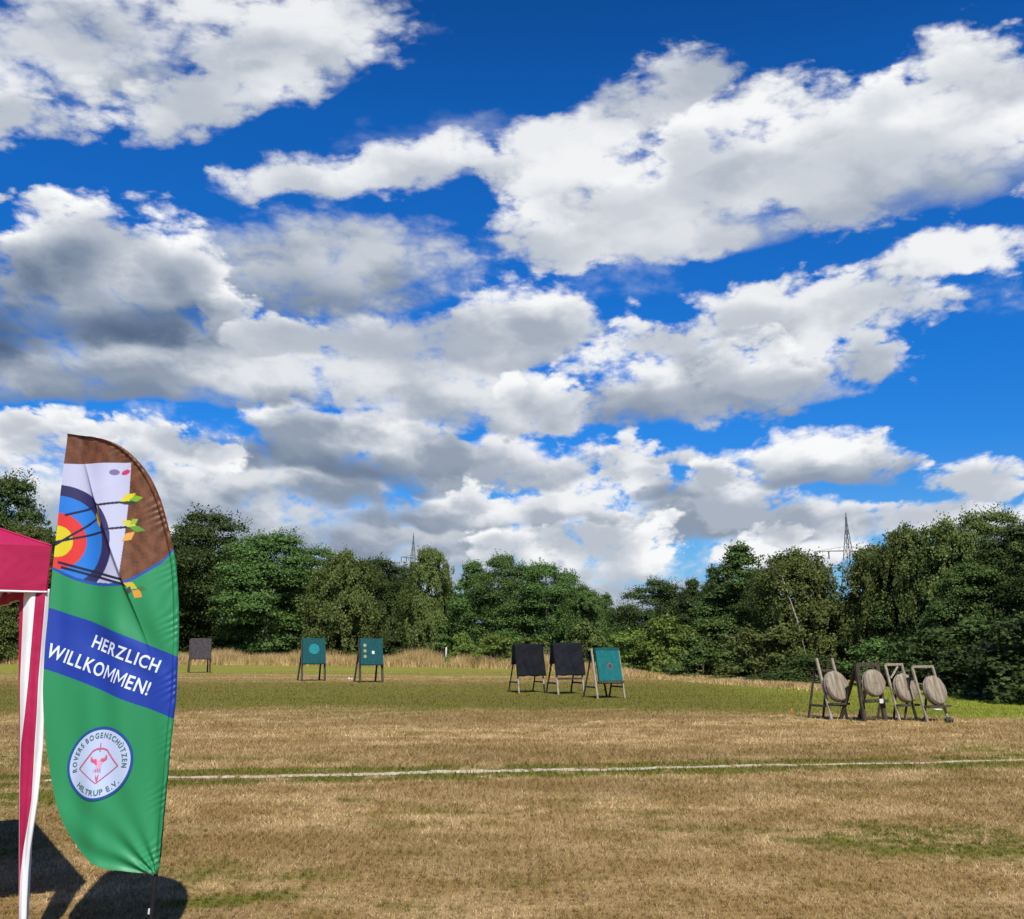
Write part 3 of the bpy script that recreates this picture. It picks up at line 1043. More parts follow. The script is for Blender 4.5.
SHRUBS = [
    ('shrub', 'shrub_1', 'light', 462, 633, 74, 25, 'small light green bush standing alone just right of the white post', 'bush'),
    ('shrub', 'shrub_2', 'light', 496, 634, 71, 38, 'light green bush left of the first black covered stand', 'bush'),
    ('shrub', 'shrub_3', 'olive', 532, 638, 72, 44, 'olive bush behind the first black covered stand', 'bush'),
    ('shrub', 'shrub_1', 'olive', 584, 622, 70, 40, 'yellowish olive bush behind the teal board beside the black covers', 'bush'),
    ('shrub', 'shrub_2', 'light', 632, 630, 58, 46, 'yellow green bush just right of the teal board, below the gap of sky', 'bush'),
    ('shrub', 'shrub_3', 'light', 667, 616, 56, 58, 'tall light green bush below the round dark tree', 'bush'),
    ('shrub', 'shrub_1', 'mid', 702, 646, 50, 52, 'low green bush at the foot of the tall spire tree', 'bush'),
    ('shrub', 'shrub_2', 'olive', 757, 627, 47, 64, 'olive bush left of the leaning birch stem', 'bush'),
    ('shrub', 'shrub_3', 'dark', 769, 674, 41, 17, 'small dark round bush alone on the grass edge left of the straw targets', 'bush'),
    ('shrub', 'shrub_1', 'dark', 752, 675, 42, 14, 'tiny dark bush just left of the small round bush on the grass edge', 'bush'),
    ('shrub', 'shrub_2', 'dark', 812, 655, 43, 60, 'dark bush behind the first straw target', 'bush'),
    ('shrub', 'shrub_1', 'mid', 876, 640, 41, 60, 'green bush behind the straw target with thick dark posts', 'bush'),
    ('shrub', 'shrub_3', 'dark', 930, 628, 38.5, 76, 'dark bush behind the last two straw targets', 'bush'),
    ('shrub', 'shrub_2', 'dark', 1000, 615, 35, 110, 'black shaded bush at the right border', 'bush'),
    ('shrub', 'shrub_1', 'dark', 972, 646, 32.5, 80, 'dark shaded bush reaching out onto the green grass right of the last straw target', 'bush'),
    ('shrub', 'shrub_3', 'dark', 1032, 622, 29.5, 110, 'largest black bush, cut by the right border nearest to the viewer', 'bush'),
    ('shrub', 'shrub_3', 'dark', 350, 634, 88, 60, 'dark green bush low behind the board with small dots', 'bush'),
    ('shrub', 'shrub_1', 'mid', 285, 640, 91, 56, 'green bush low behind the tall dry grass left of the disc board', 'bush'),
    ('shrub', 'shrub_2', 'dark', 228, 636, 92, 54, 'dark bush just right of the dark foam board', 'bush'),
    ('shrub', 'shrub_1', 'dark', 410, 632, 84, 64, 'dark bush below the left pylon birch', 'bush'),
    ('shrub', 'shrub_3', 'dark', 20, 622, 88, 80, 'dark bush seen between canopy edge and dry grass', 'bush'),
]
for (nm, key, leaf, px, py, Y, wpx, lab, cat) in SHRUBS:
    plant(nm, key, leaf, px, py, Y, wpx * 1.1, lab, cat, 'bushes at the foot of the wood')

# trees beyond the right border that throw their shade on the wood's corner
for i, (x, y, h_, w_) in enumerate([(20.5, 24.0, 12.5, 10), (22.5, 17.5, 13, 10), (27, 28, 15, 12)]):
    key = ('broad_1', 'broad_2', 'broad_3')[i]
    root = empty('broadleaf_tree', (x, y, 0))
    tag(root, ('dark tree just outside the right border, nearest to the straw targets', 'tall dark tree outside the right border, closest to the viewer', 'tallest dark tree outside the right border, farthest from the field')[i], 'tree', WOOD)
    o = bpy.data.objects.new('crown', tree_mesh[(key, 'dark')])
    COL.objects.link(o)
    o.parent = root
    o.scale = (w_ / 7, w_ / 7, h_ / 10)
    trunk_mb(h_, .22, 900 + i, (0, 0), .85, 8, w_).build('trunk', BARK, root, True)

# the wood behind: one mass of crowns that closes the view between the stems
rg_ = np.random.default_rng(77)
vv = []
for i in range(64):
    px = -60 + 1180 * (i + .5) / 64 + rg_.uniform(-8, 8)
    Y = float(np.interp(px, [-60, 300, 600, 640, 760, 1100], [112, 114, 100, 92, 74, 62])) + rg_.uniform(-5, 5)
    topy = float(np.interp(px, [-60, 60, 180, 240, 330, 400, 470, 560, 605, 622, 640, 700, 740, 800, 822, 840, 930, 1100], [520, 525, 548, 545, 568, 586, 590, 592, 612, 622, 614, 596, 580, 592, 622, 616, 560, 545])) + rg_.uniform(-3, 6)
    tp = at(px, topy, Y)
    v = crown_clumps('oval', tp.z, tp.z * .62, 40, 95, .6, 1000 + i, .0, .5)
    vv.append(v + np.array([tp.x, tp.y, 0]))
    v2 = crown_clumps('dome', 2.6, 6.0, 14, 40, .5, 2000 + i, .0, .5)
    vv.append(v2 + np.array([tp.x, tp.y - 4, 0]))
vv = np.concatenate(vv)
tag(mesh_obj('woodland', vv, np.arange(len(vv)).reshape(-1, 4), LEAF['dark']), kind='stuff')


# ================================================================== targets
WOODM = mottled('weathered_wood', (.16, .13, .10), (.36, .31, .25), 6, .85, .15, (6, 6, 1))
PALEW = mottled('pale_wood', (.19, .155, .12), (.33, .28, .22), 6, .8, .15, (6, 6, 1))
DARKW = mottled('dark_wood', (.035, .027, .021), (.085, .068, .052), 6, .85, .15, (6, 6, 1))
GREYF = mottled('dark_grey_foam', (.040, .035, .040), (.075, .066, .072), 9, .9, .1)
TEALF = mottled('teal_foam', (.003, .046, .052), (.006, .066, .072), 12, .8, .2)
TEALL = mottled('light_teal_foam', (.008, .15, .17), (.012, .19, .20), 12, .8, .2)
TEALB = mottled('bright_teal_foam', (.004, .105, .115), (.008, .14, .142), 12, .8, .2)
BLACKC = mottled('black_cover', (.004, .005, .008), (.010, .011, .016), 5, .7, .12)
PALED = mottled('pale_print', (.24, .23, .11), (.34, .32, .16), 40, .8, .2)
WHITE = mottled('white_paper', (.55, .55, .53), (.66, .66, .64), 8, .8, .2)
REDGREY = mottled('faded_print', (.10, .055, .075), (.15, .08, .10), 30, .8, .2)
ORANGE = mottled('orange_plastic', (.55, .12, .03), (.65, .16, .04), 20, .5, .3)
STONE = mottled('dark_stone', (.035, .032, .03), (.09, .085, .08), 14, .9, .1)

straw, t, out = new_mat('pressed_straw')
tcn = t.new('ShaderNodeTexCoord')
mp = t.new('ShaderNodeMapping')
mp.inputs[3].default_value = (16, 16, 1.6)
t.l.new(tcn.outputs['Object'], mp.inputs[0])
a_ = t.noise(mp.outputs[0], 1.6, 5, .65)
b_ = t.noise(tcn.outputs['Object'], 4, 4, .6)
c = t.mix(t.ramp(a_.outputs[0], .32, .66), (.155, .128, .098), (.31, .265, .205))
c = t.mix(t.ramp(b_.outputs[0], .5, .72, 0, .55), c, (.21, .16, .11))
principled(t, out, c, .95, .05, a_.outputs[0], .6, .01)

STANDS = 'easel stands for archery targets'
PSI = R(25)


def stand(px, py, psi, W, H, df, dr, wood, rear, tw, label, tops='bar', spread=True):
    """an A-shaped easel: two front posts that lean back, two rear legs, rails; its front looks to the right of the viewer"""
    g = ground(px, py) + Matrix.Rotation(psi, 3, 'Z') @ Vector((0, df, 0))
    root = empty('target_stand', g, psi)
    tag(root, label, 'target stand', STANDS)
    for s in (-1, 1):
        mb = MB()
        mb.bar((s * W / 2, -df, -.04), (s * W / 2, 0, H), tw, tw * .8, up=(1, 0, 0))
        mb.build('post', wood, root)
    for s in (-1, 1):
        mb = MB()
        mb.bar((s * (W / 2 - tw * .2), dr, -.04), (s * (W / 2 - tw * .9), .02 + tw, H * .93), tw * .85, tw * .6, up=(1, 0, 0))
        mb.build('leg', rear, root)
    if tops == 'bar':
        mb = MB()
        mb.bar((-W / 2 - tw * .2, -.004, H - tw * .5 + .035), (W / 2 + tw * .2, -.004, H - tw * .5 + .035), tw, tw * .7, up=(0, 0, 1))
        mb.build('top_bar', wood, root)
    elif tops == 'low':
        f = .80
        mb = MB()
        mb.bar((-W / 2 + tw * .45, -df * (1 - f), H * f), (W / 2 - tw * .45, -df * (1 - f), H * f), tw * .7, tw * .5, up=(0, 0, 1))
        mb.build('top_bar', rear, root)
    if spread:
        for s in (-1, 1):
            mb = MB()
            z = .22 * H
            mb.bar((s * (W / 2 + tw * .1), -df * .78 + tw * .5, z), (s * (W / 2 + tw * .1), dr * .80, z), tw * .9, tw * .35, up=(0, 0, 1))
            mb.build('spreader', rear, root)
    return root


def lean_frame(root, df, H):
    """local matrix of the plane the front posts lie in: origin at the feet, z up along the posts"""
    a = math.atan2(df, H)
    return Matrix.Translation((0, -df, 0)) @ Matrix.Rotation(-a, 4, 'X')


def at_stand(o, root, df, H):
    o.matrix_world = Matrix.Translation(root.location) @ Matrix.Rotation(root.rotation_euler.z, 4, 'Z') @ lean_frame(root, df, H)
    return o


def disc_mesh(mb, c, r, y, th, n=36, m=0):
    ring0 = [(c[0] + r * math.cos(2 * math.pi * k / n), y, c[1] + r * math.sin(2 * math.pi * k / n)) for k in range(n)]
    ring1 = [(p[0], y + th, p[2]) for p in ring0]
    mb.add(ring0 + ring1, [list(range(n)), list(range(n, 2 * n))[::-1]] + [[k, n + k, n + (k + 1) % n, (k + 1) % n] for k in range(n)], m)


def board(root, df, H, w, h, z0, th, mat, label, name='foam_board'):
    mb = MB()
    mb.box((0, -th * .62 - .03, z0 + h / 2), (w, th, h))
    o = mb.build(name, mat, None, bevel=.012)
    at_stand(o, root, df, H)
    return tag(o, label, 'target board', 'square foam target boards')


def px_of(Y):
    return math.hypot(Y, 0) / 1000


# --- three boards at the left
g0 = stand(199.5, 672.8, R(22), 1.14, 1.90, .42, .85, DARKW, DARKW, .10, 'dark easel stand holding the dark grey board beside the feather flag', None, False)
board(g0, .42, 1.90, 1.16, 1.20, .76, .16, GREYF, 'plain dark grey foam board just right of the feather flag')

g1 = stand(313.5, 681.0, R(22), 1.02, 1.84, .40, .80, DARKW, DARKW, .09, 'dark easel stand holding the teal board with one pale disc', None, False)
b1 = board(g1, .40, 1.84, 1.03, 1.16, .73, .15, TEALF, 'teal foam board with one large lighter disc in its middle')
mb = MB()
disc_mesh(mb, (.0, .73 + .66), .235, -.15 * .62 - .03 - .083, .01)
o = mb.build('centre_disc', TEALL, b1)

g2 = stand(371.5, 682.6, R(22), .98, 1.82, .40, .80, DARKW, DARKW, .09, 'dark easel stand holding the teal board with small dots', None, False)
b2 = board(g2, .40, 1.82, .99, 1.14, .72, .15, TEALF, 'teal foam board with three small pale dots down its left side and a white scrap')
for k in range(3):
    mb = MB()
    disc_mesh(mb, (-.30, .72 + .84 - .24 * k), .07, -.15 * .62 - .03 - .083, .01, 18)
    mb.build('dot', PALED, b2)
mb = MB()
mb.box((.06, -.15 * .62 - .03 - .08, 1.25), (.11, .008, .13))
mb.build('paper_scrap', WHITE, b2)

# --- two stands under black covers and a teal one in the middle
def cover(root, W, H, df, drop, side, label, seed):
    """black cloth pulled over the frame: front panel, a strip over the top and a short back and side flap"""
    rg = random.Random(seed)
    a = math.atan2(df, H)
    nu, rows = 26, []
    hw = W / 2 + .05
    L = H / math.cos(a) + .04
    path = []
    for i in range(22):
        path.append(('f', L - drop + (drop) * i / 21))
    for i in range(1, 5):
        path.append(('t', i / 4))
    for i in range(1, 9):
        path.append(('b', i / 8 * .55 * drop))
    vs = []
    for kind, q in path:
        for j in range(nu + 1):
            u = -1 + 2 * j / nu
            fold = .010 * math.sin(u * 4 + seed + q * 1.5) + .004 * math.sin(u * 13 + q * 5 + seed) + .006 * math.sin(q * 6 + u * 5 + seed * 2)
            if kind == 'f':
                hang = (L - q) / drop
                x = u * hw * (1 + .03 * hang)
                y = -.085 - fold * (.3 + 1.2 * hang) - .02 * hang
                z = q + (.012 * math.sin(u * 7 + seed) if q < L - drop + .01 else 0)
            elif kind == 't':
                x, y, z = u * hw, -.085 + .20 * q, L + .012 * math.sin(u * 6) - .01 * q
            else:
                x, y, z = u * hw * 1.0, .115 + fold + q * .42, L - q
            vs.append((x, y, z))
    fs = []
    for r_ in range(len(path) - 1):
        for j in range(nu):
            k = r_ * (nu + 1) + j
            fs.append([k, k + 1, k + nu + 2, k + nu + 1])
    # side flaps
    for s in (-1, 1):
        b = len(vs)
        for i in range(10):
            q = i / 9
            for j in range(5):
                y = -.07 + (.18 + q * side * .30) * j / 4
                vs.append((s * (hw + .004 + .010 * math.sin(j * 2 + q * 5)), y, L - .01 - q * side))
        for i in range(9):
            for j in range(4):
                k = b + i * 5 + j
                fs.append([k, k + 1, k + 6, k + 5] if s > 0 else [k, k + 5, k + 6, k + 1])
    o = mesh_obj('black_cover', vs, fs, BLACKC, None, True)
    sd = o.modifiers.new('thickness', 'SOLIDIFY')
    sd.thickness = .006
    at_stand(o, root, df, H)
    return tag(o, label, 'cover', 'black cloth covers')


g3 = stand(532.0, 692.8, R(23), .94, 1.56, .34, .62, WOODM, DARKW, .05, 'easel stand under the left black cloth cover', None, True)
cover(g3, .94, 1.56, .34, 1.10, .62, 'black cloth cover with a pale top edge, left one of the two covered stands', 3)
g4 = stand(571.5, 694.4, R(23), .94, 1.60, .34, .64, WOODM, DARKW, .06, 'easel stand under the right black cloth cover, next to the teal board', None, True)
cover(g4, .94, 1.60, .34, 1.08, .66, 'taller black cloth cover between the other cover and the teal board', 8)
for r_, w_ in ((g4, .94),):
    mb = MB()
    mb.bar((-w_ / 2, -.34 * .68, .50), (w_ / 2, -.34 * .68, .50), .06, .05, up=(0, 0, 1))
    mb.build('shelf_bar', DARKW, r_)

g5 = stand(611.5, 698.4, R(23), .93, 1.48, .38, .60, PALEW, DARKW, .055, 'pale wooden easel stand holding the bright teal board with a faded round print', None, True)
b5 = board(g5, .38, 1.48, .80, .94, .50, .10, TEALB, 'bright teal foam board with a small faded round print, beside the black covers')
mb = MB()
disc_mesh(mb, (.02, .50 + .45), .10, -.062 - .03 - .056, .008, 22)
mb.build('round_print', REDGREY, b5)
mb = MB()
disc_mesh(mb, (.02, .50 + .45), .055, -.062 - .03 - .062, .008, 22)
mb.build('inner_print', TEALF, b5)
mb = MB()
mb.box((0, -.062 - .03, .50 + .94 + .04), (.86, .11, .07))
mb.build('top_strip', TEALF, b5)
mb = MB()
mb.box((0, -.062 - .03, .50 - .035), (.86, .11, .065))
mb.build('shelf_bar', DARKW, b5)
mb = MB()
mb.bar((-.05, .0, .52), (.28, .45, .05), .06, .04)
mb.build('brace', DARKW, g5)

# --- four straw discs at the right
def straw_disc(root, df, H, zc, r, th, label, seed):
    rg = random.Random(seed)
    n = 44
    prof = [(.0, 0.0), (.55, 0.0), (.90, .004), (.97, .02), (1.0, .05), (1.0, th - .04), (.97, th - .012), (.9, th), (.0, th)]
    vs, fs = [], []
    jit = [1 + rg.uniform(-.018, .018) + .012 * math.sin(3 * 6.283 * k / n + seed) for k in range(n)]
    for (rr_, y) in prof:
        for k in range(n):
            a = 2 * math.pi * k / n
            q = r * max(rr_, .02) * (jit[k] if rr_ > .5 else 1)
            vs.append((q * math.cos(a), -.05 - th + y + rg.uniform(-.003, .003), zc + q * math.sin(a)))
    for i in range(len(prof) - 1):
        fs += [[i * n + k, (i + 1) * n + k, (i + 1) * n + (k + 1) % n, i * n + (k + 1) % n] for k in range(n)]
    fs.append(list(range(n)))
    fs.append([(len(prof) - 1) * n + k for k in range(n)][::-1])
    o = mesh_obj('straw_disc', vs, fs, straw, None, True)
    at_stand(o, root, df, H)
    # a loop of binding round the rim
    mb = MB()
    for y in (.3, .7):
        mb.tube([((r * 1.012) * math.cos(2 * math.pi * k / n), -.05 - th * y, zc + (r * 1.012) * math.sin(2 * math.pi * k / n)) for k in range(n + 1)], .006, 5)
    mb.build('binding', WOODM, o)
    return tag(o, label, 'straw target', 'round straw targets')


def shelf(root, df, H, W, z, tw, wood, out_=.16):
    mb = MB()
    f = z / H
    mb.bar((-W / 2 - .02, -df * (1 - f) - .09, z), (W / 2 + .02, -df * (1 - f) - .09, z), tw, .16, up=(0, 0, 1))
    mb.build('shelf_bar', wood, root)


PS = R(31)
s1 = stand(839.8, 719.6, PS, .49, 1.30, .34, .34, PALEW, DARKW, .056, 'easel stand with two bare post tips above its straw disc, leftmost of the straw targets', 'low')
shelf(s1, .34, 1.30, .49, .33, .045, DARKW)
straw_disc(s1, .34, 1.30, .69, .325, .17, 'tilted straw disc on the leftmost stand with bare post tips', 1)
s2 = stand(875.0, 721.0, R(24), .57, 1.18, .14, .62, DARKW, DARKW, .095, 'dark easel stand with thick posts and a white sheet under its straw disc', 'bar', False)
shelf(s2, .14, 1.18, .57, .42, .06, DARKW)
straw_disc(s2, .14, 1.18, .78, .28, .15, 'upright straw disc between thick dark posts, second from the left', 2)
mb = MB()
mb.box((.06, -.30, .42), (.11, .012, .09), rz=.1)
mb.build('paper_sheet', WHITE, s2)
s3 = stand(908.5, 720.4, PS, .55, 1.16, .29, .30, WOODM, DARKW, .054, 'grey easel stand with a diagonal brace, between the thick posted one and the rightmost', 'bar', False)
shelf(s3, .29, 1.16, .55, .32, .045, DARKW)
mb = MB()
mb.bar((-.18, -.05, .88), (.12, -.01, 1.12), .035, .03)
mb.build('brace', WOODM, s3)
straw_disc(s3, .29, 1.16, .66, .305, .17, 'straw disc on the grey stand with a diagonal brace, third from the left', 3)
s4 = stand(938.5, 721.4, PS, .68, 1.12, .30, .30, PALEW, DARKW, .054, 'pale easel stand at the right end of the row, beside the dark stone', 'bar', False)
shelf(s4, .30, 1.12, .68, .31, .045, DARKW)
straw_disc(s4, .30, 1.12, .62, .305, .17, 'straw disc at the right end of the row with a vertical crack', 4)

# small things on the grass
def lump(name, px, py, r, mat, label, cat, squash=.7, seed=1):
    g = ground(px, py)
    bm = bmesh.new()
    bmesh.ops.create_icosphere(bm, subdivisions=3, radius=r)
    rg = random.Random(seed)
    ph = [rg.uniform(0, 6) for _ in range(6)]
    for v in bm.verts:
        d = v.co.normalized()
        v.co *= 1 + .16 * math.sin(d.x * 4 + ph[0]) * math.sin(d.y * 5 + ph[1]) + .09 * math.sin(d.z * 9 + ph[2] + d.x * 6)
        v.co.z *= squash
    me = bpy.data.meshes.new(name)
    bm.to_mesh(me)
    bm.free()
    for p in me.polygons:
        p.use_smooth = True
    me.materials.append(mat)
    o = bpy.data.objects.new(name, me)
    COL.objects.link(o)
    o.location = (g.x, g.y, r * squash * .75)
    return tag(o, label, cat)


lump('stone', 949, 722.5, .085, STONE, 'small dark stone at the right foot of the last straw target stand', 'stone', .75, 4)
mb = MB()
g = ground(938, 710.5)
mb.add([(g.x - .08, g.y - .08, .02), (g.x + .08, g.y - .09, .022), (g.x + .09, g.y + .08, .035), (g.x - .08, g.y + .09, .03), (g.x, g.y, .045)], [[0, 1, 4], [1, 2, 4], [2, 3, 4], [3, 0, 4]])
o = mb.build('paper_sheet', WHITE)
o.modifiers.new('thickness', 'SOLIDIFY').thickness = .004
tag(o, 'white sheet of paper lying on the grass behind the last straw target stand', 'paper')
mb = MB()
g = ground(350, 679.5)
mb.add([(g.x - .10, g.y, .02), (g.x + .0, g.y - .06, .03), (g.x - .02, g.y + .04, .11), (g.x - .08, g.y + .06, .08)], [[0, 1, 2, 3]])
mb.add([(g.x + .04, g.y - .04, .02), (g.x + .13, g.y - .05, .02), (g.x + .11, g.y + .04, .05), (g.x + .06, g.y + .04, .06)], [[0, 1, 2, 3]])
o = mb.build('paper_scrap', WHITE)
o.modifiers.new('thickness', 'SOLIDIFY').thickness = .006
tag(o, 'crumpled white scrap on the grass left of the board with small dots', 'paper')
mb = MB()
g = ground(791.5, 713)
mb.tube([(g.x, g.y, -.02), (g.x, g.y, .07), (g.x, g.y, .10)], [.025, .022, .010], 8)
tag(mb.build('marker_peg', ORANGE), 'small orange peg in the turf left of the straw targets', 'peg')
mb = MB()
g = ground(446, 666.0)
mb.tube([(g.x, g.y, -.1), (g.x, g.y, 1.30), (g.x + .01, g.y, 1.36), (g.x + .01, g.y, 1.40)], [.075, .07, .065, .02], 10)
tag(mb.build('marker_post', WHITE), 'short white post standing in the dry grass left of a small bush', 'post')


# ================================================================== pylons and power lines
STEEL = mottled('hazy_steel', (.07, .085, .10), (.12, .14, .16), 2, .6, .3)  # steel lightened to blue-grey: the haze of distance is painted into its colour


def pylon(px, py, Y, rz, label, arms, base=2.6):
    top = at(px, py, Y)
    H = top.z
    root = empty('pylon', (top.x, Y, 0), rz)
    tag(root, label, 'pylon', 'lattice pylons beyond the wood')
    lv = [0, .2, .36, .50, .61, .70, .78, .85, .91, .965, 1.0]

    def hw(f):
        return max(.10, base * (1 - f))
    mb = MB()
    for i in range(len(lv) - 1):
        a, b = lv[i], lv[i + 1]
        ca = [Vector((sx * hw(a), sy * hw(a), H * a)) for sx, sy in ((-1, -1), (1, -1), (1, 1), (-1, 1))]
        cb = [Vector((sx * hw(b), sy * hw(b), H * b)) for sx, sy in ((-1, -1), (1, -1), (1, 1), (-1, 1))]
        for k in range(4):
            mb.bar(ca[k], cb[k], .11, .11)
            mb.bar(ca[k], cb[(k + 1) % 4], .05, .05)
            mb.bar(ca[(k + 1) % 4], cb[k], .05, .05)
            mb.bar(cb[k], cb[(k + 1) % 4], .05, .05)
    mb.bar((0, 0, H - .3), (0, 0, H + .9), .16, .16)
    mb.build('tower', STEEL, root)
    tips = []
    for (f, L) in arms:
        mb = MB()
        z = H * f
        w = hw(f)
        for s in (-1, 1):
            tip = Vector((s * L, 0, z - .25))
            for sy in (-1, 1):
                mb.bar((s * w, sy * w, z), tip, .13, .13)
                mb.bar((s * w, sy * w, z + .9), tip, .06, .06)
            for q in (.25, .5, .75):
                a = Vector((s * w, -w, z)).lerp(tip, q)
                b = Vector((s * w, w, z)).lerp(tip, q)
                c_ = Vector((s * w, -w, z + .9)).lerp(tip, q)
                mb.bar(a, b, .05, .05)
                mb.bar(a, c_, .04, .04)
            tips.append(root.matrix_basis @ tip if False else Matrix.Translation(root.location) @ Matrix.Rotation(rz, 4, 'Z') @ tip)
        mb.build('cross_arm', STEEL, root)
        for s in (-1, 1):
            for q in (.55, 1.0):
                mb = MB()
                p = Vector((s * w, 0, z)).lerp(Vector((s * L, 0, z - .25)), q)
                mb.tube([p, p + Vector((0, 0, -1.6))], .13, 6)
                mb.build('insulator', STEEL, root)
    return root, tips


pl, tl = pylon(413.5, 536, 300, R(72), 'lattice pylon left of centre, its narrow top above a birch', [(.80, 8.5), (.70, 11)], 2.9)
pr_, tr_ = pylon(846, 517, 205, R(14), 'lattice pylon at the right with a long cross arm above the birches', [(.745, 7.6), (.62, 6.5)], 2.4)

far_l = Vector((-330, 330, 36))


def cable(a, b, sag, label, name='power_cable'):
    pts = []
    for i in range(25):
        f = i / 24
        p = Vector(a).lerp(Vector(b), f)
        p.z -= sag * 4 * f * (1 - f)
        pts.append(p)
    mb = MB()
    mb.tube(pts, .05, 5)
    return tag(mb.build(name, STEEL), label, 'cable', 'power cables between the pylons')


zs = (33.5, 32.2, 28.6, 27.3)
names = ('topmost', 'second highest', 'second lowest', 'lowest')
for i, tp in enumerate([tl[0], tl[1], tl[2], tl[3]]):
    d = Vector((-330, 15, 0)) + Vector((0, (i % 2) * 5, 0))
    e = tp + d
    cable(tp + Vector((0, 0, -1.5)), e + Vector((0, 0, -1.5)), 6 + i * .4, '%s thin power cable running left from the left pylon' % names[i])


# ================================================================== feather flag
FY = 5.34
FOOT = Vector((at(146.8, 950, FY).x, FY, 0))
RIGHT = [(433.6, 68), (434.2, 75), (435, 83), (437, 95), (440, 107), (444, 117), (450, 127), (458, 136), (467, 144), (480, 152), (500, 160), (515, 164), (530, 168), (545, 171.5), (560, 174), (580, 176), (610, 177), (640, 177), (700, 175), (716, 173), (745, 170.2), (773, 167.6), (829, 162), (860, 158.6), (868, 157.6), (874.5, 156)]
LEFT = [(433.6, 67), (440, 66.4), (470, 62.5), (500, 59), (530, 56), (560, 53), (590, 51), (640, 47), (690, 44.5), (715, 45), (745, 46.5), (775, 49.5), (801, 54), (820, 60.5), (835, 68), (847, 76.5), (857, 86), (864, 97), (868.5, 108), (871.5, 122), (873.5, 138), (874.5, 154)]


def interp_s(tab, y):
    return np.interp(y, [a for a, b in tab], [b for a, b in tab])


def smooth_tab(tab, n=400):
    """resample with a light smoothing so the outline has no corners"""
    y = tab[0][0] + (tab[-1][0] - tab[0][0]) * (1 - np.cos(np.linspace(0, np.pi, n))) / 2
    x = interp_s(tab, y)
    for _ in range(30):
        x[1:-1] = .25 * x[:-2] + .5 * x[1:-1] + .25 * x[2:]
    return list(zip(y, x))


RIGHT, LEFT = smooth_tab(RIGHT), smooth_tab(LEFT)


def flag_depth(x, y):
    """folds of the cloth, metres towards (-) or away from (+) the viewer"""
    xr = interp_s(RIGHT, y)
    h = .021 * np.sin(x / 14.5 + y / 230.0 + .6 * np.sin(y / 60.0)) + .007 * np.sin(x / 6.2 - y / 70.0 + 1.0)
    # the long crease from the top down to the right
    dx, dy = 133 - 84, 602 - 464
    L = math.hypot(dx, dy)
    s = ((x - 84) * dy - (y - 464) * dx) / L
    q = ((x - 84) * dx + (y - 464) * dy) / L
    ends = np.clip((q + 10) / 40, 0, 1) * np.clip((L + 60 - q) / 80, 0, 1)
    h = h - ends * .034 * np.where(s > 0, np.exp(-s / 17.0), np.exp(s / 1.6))
    # soft ridge further left
    h = h - .012 * np.exp(-((x - 70 - (y - 600) * -.03) / 9.0) ** 2) * np.clip((y - 560) / 60, 0, 1) * np.clip((760 - y) / 80, 0, 1)
    # rays from the lower corner
    d = np.hypot(153 - x, 876 - y)
    th = np.arctan2(158 - x, 880 - y)
    h = h + .0085 * np.sin(th * 17 + .4) * np.exp(-d / 95.0) * np.clip(d / 12, 0, 1)
    # rays from the right border under the curve
    th2 = np.arctan2(182 - x, 700 - y)
    d2 = np.hypot(182 - x, 700 - y)
    h = h + .010 * np.sin(th2 * 13 + 1.2) * np.exp(-((d2 - 80) / 45.0) ** 2) * np.clip((690 - y) / 60, 0, 1)
    # puckers along the hem, and the pole sleeve
    e = xr - x
    h = h + .0026 * (.35 + .65 * np.abs(np.sin(y * .037 + 1.0))) * np.sin((y + x * .8) * .62 + np.sin(y * .11) * 4) * np.exp(-np.maximum(e - 4, 0) / 7.0)
    h = h - .013 * np.sqrt(np.clip(1 - ((e - 2.6) / 2.6) ** 2, 0, 1))
    h = h + .006 * np.exp(-((y - 434) / 14) ** 2) * np.sin(x / 3.0)
    return h


def flag_points(x, y, off=0.0):
    """cloth position for a spot of the print (x, y are bearings at the flag's own distance)"""
    x = np.asarray(x, float)
    y = np.asarray(y, float)
    ax, ayy = (x - 512) / 1000, (459.5 - y) / 1000
    wy, wz = CT - ayy * ST, ST + ayy * CT
    flat = np.stack([ax * FY / wy, np.full_like(x, FY), EYE + wz * FY / wy], -1)
    flat[..., 1] += flag_depth(x, y) + off
    return flat


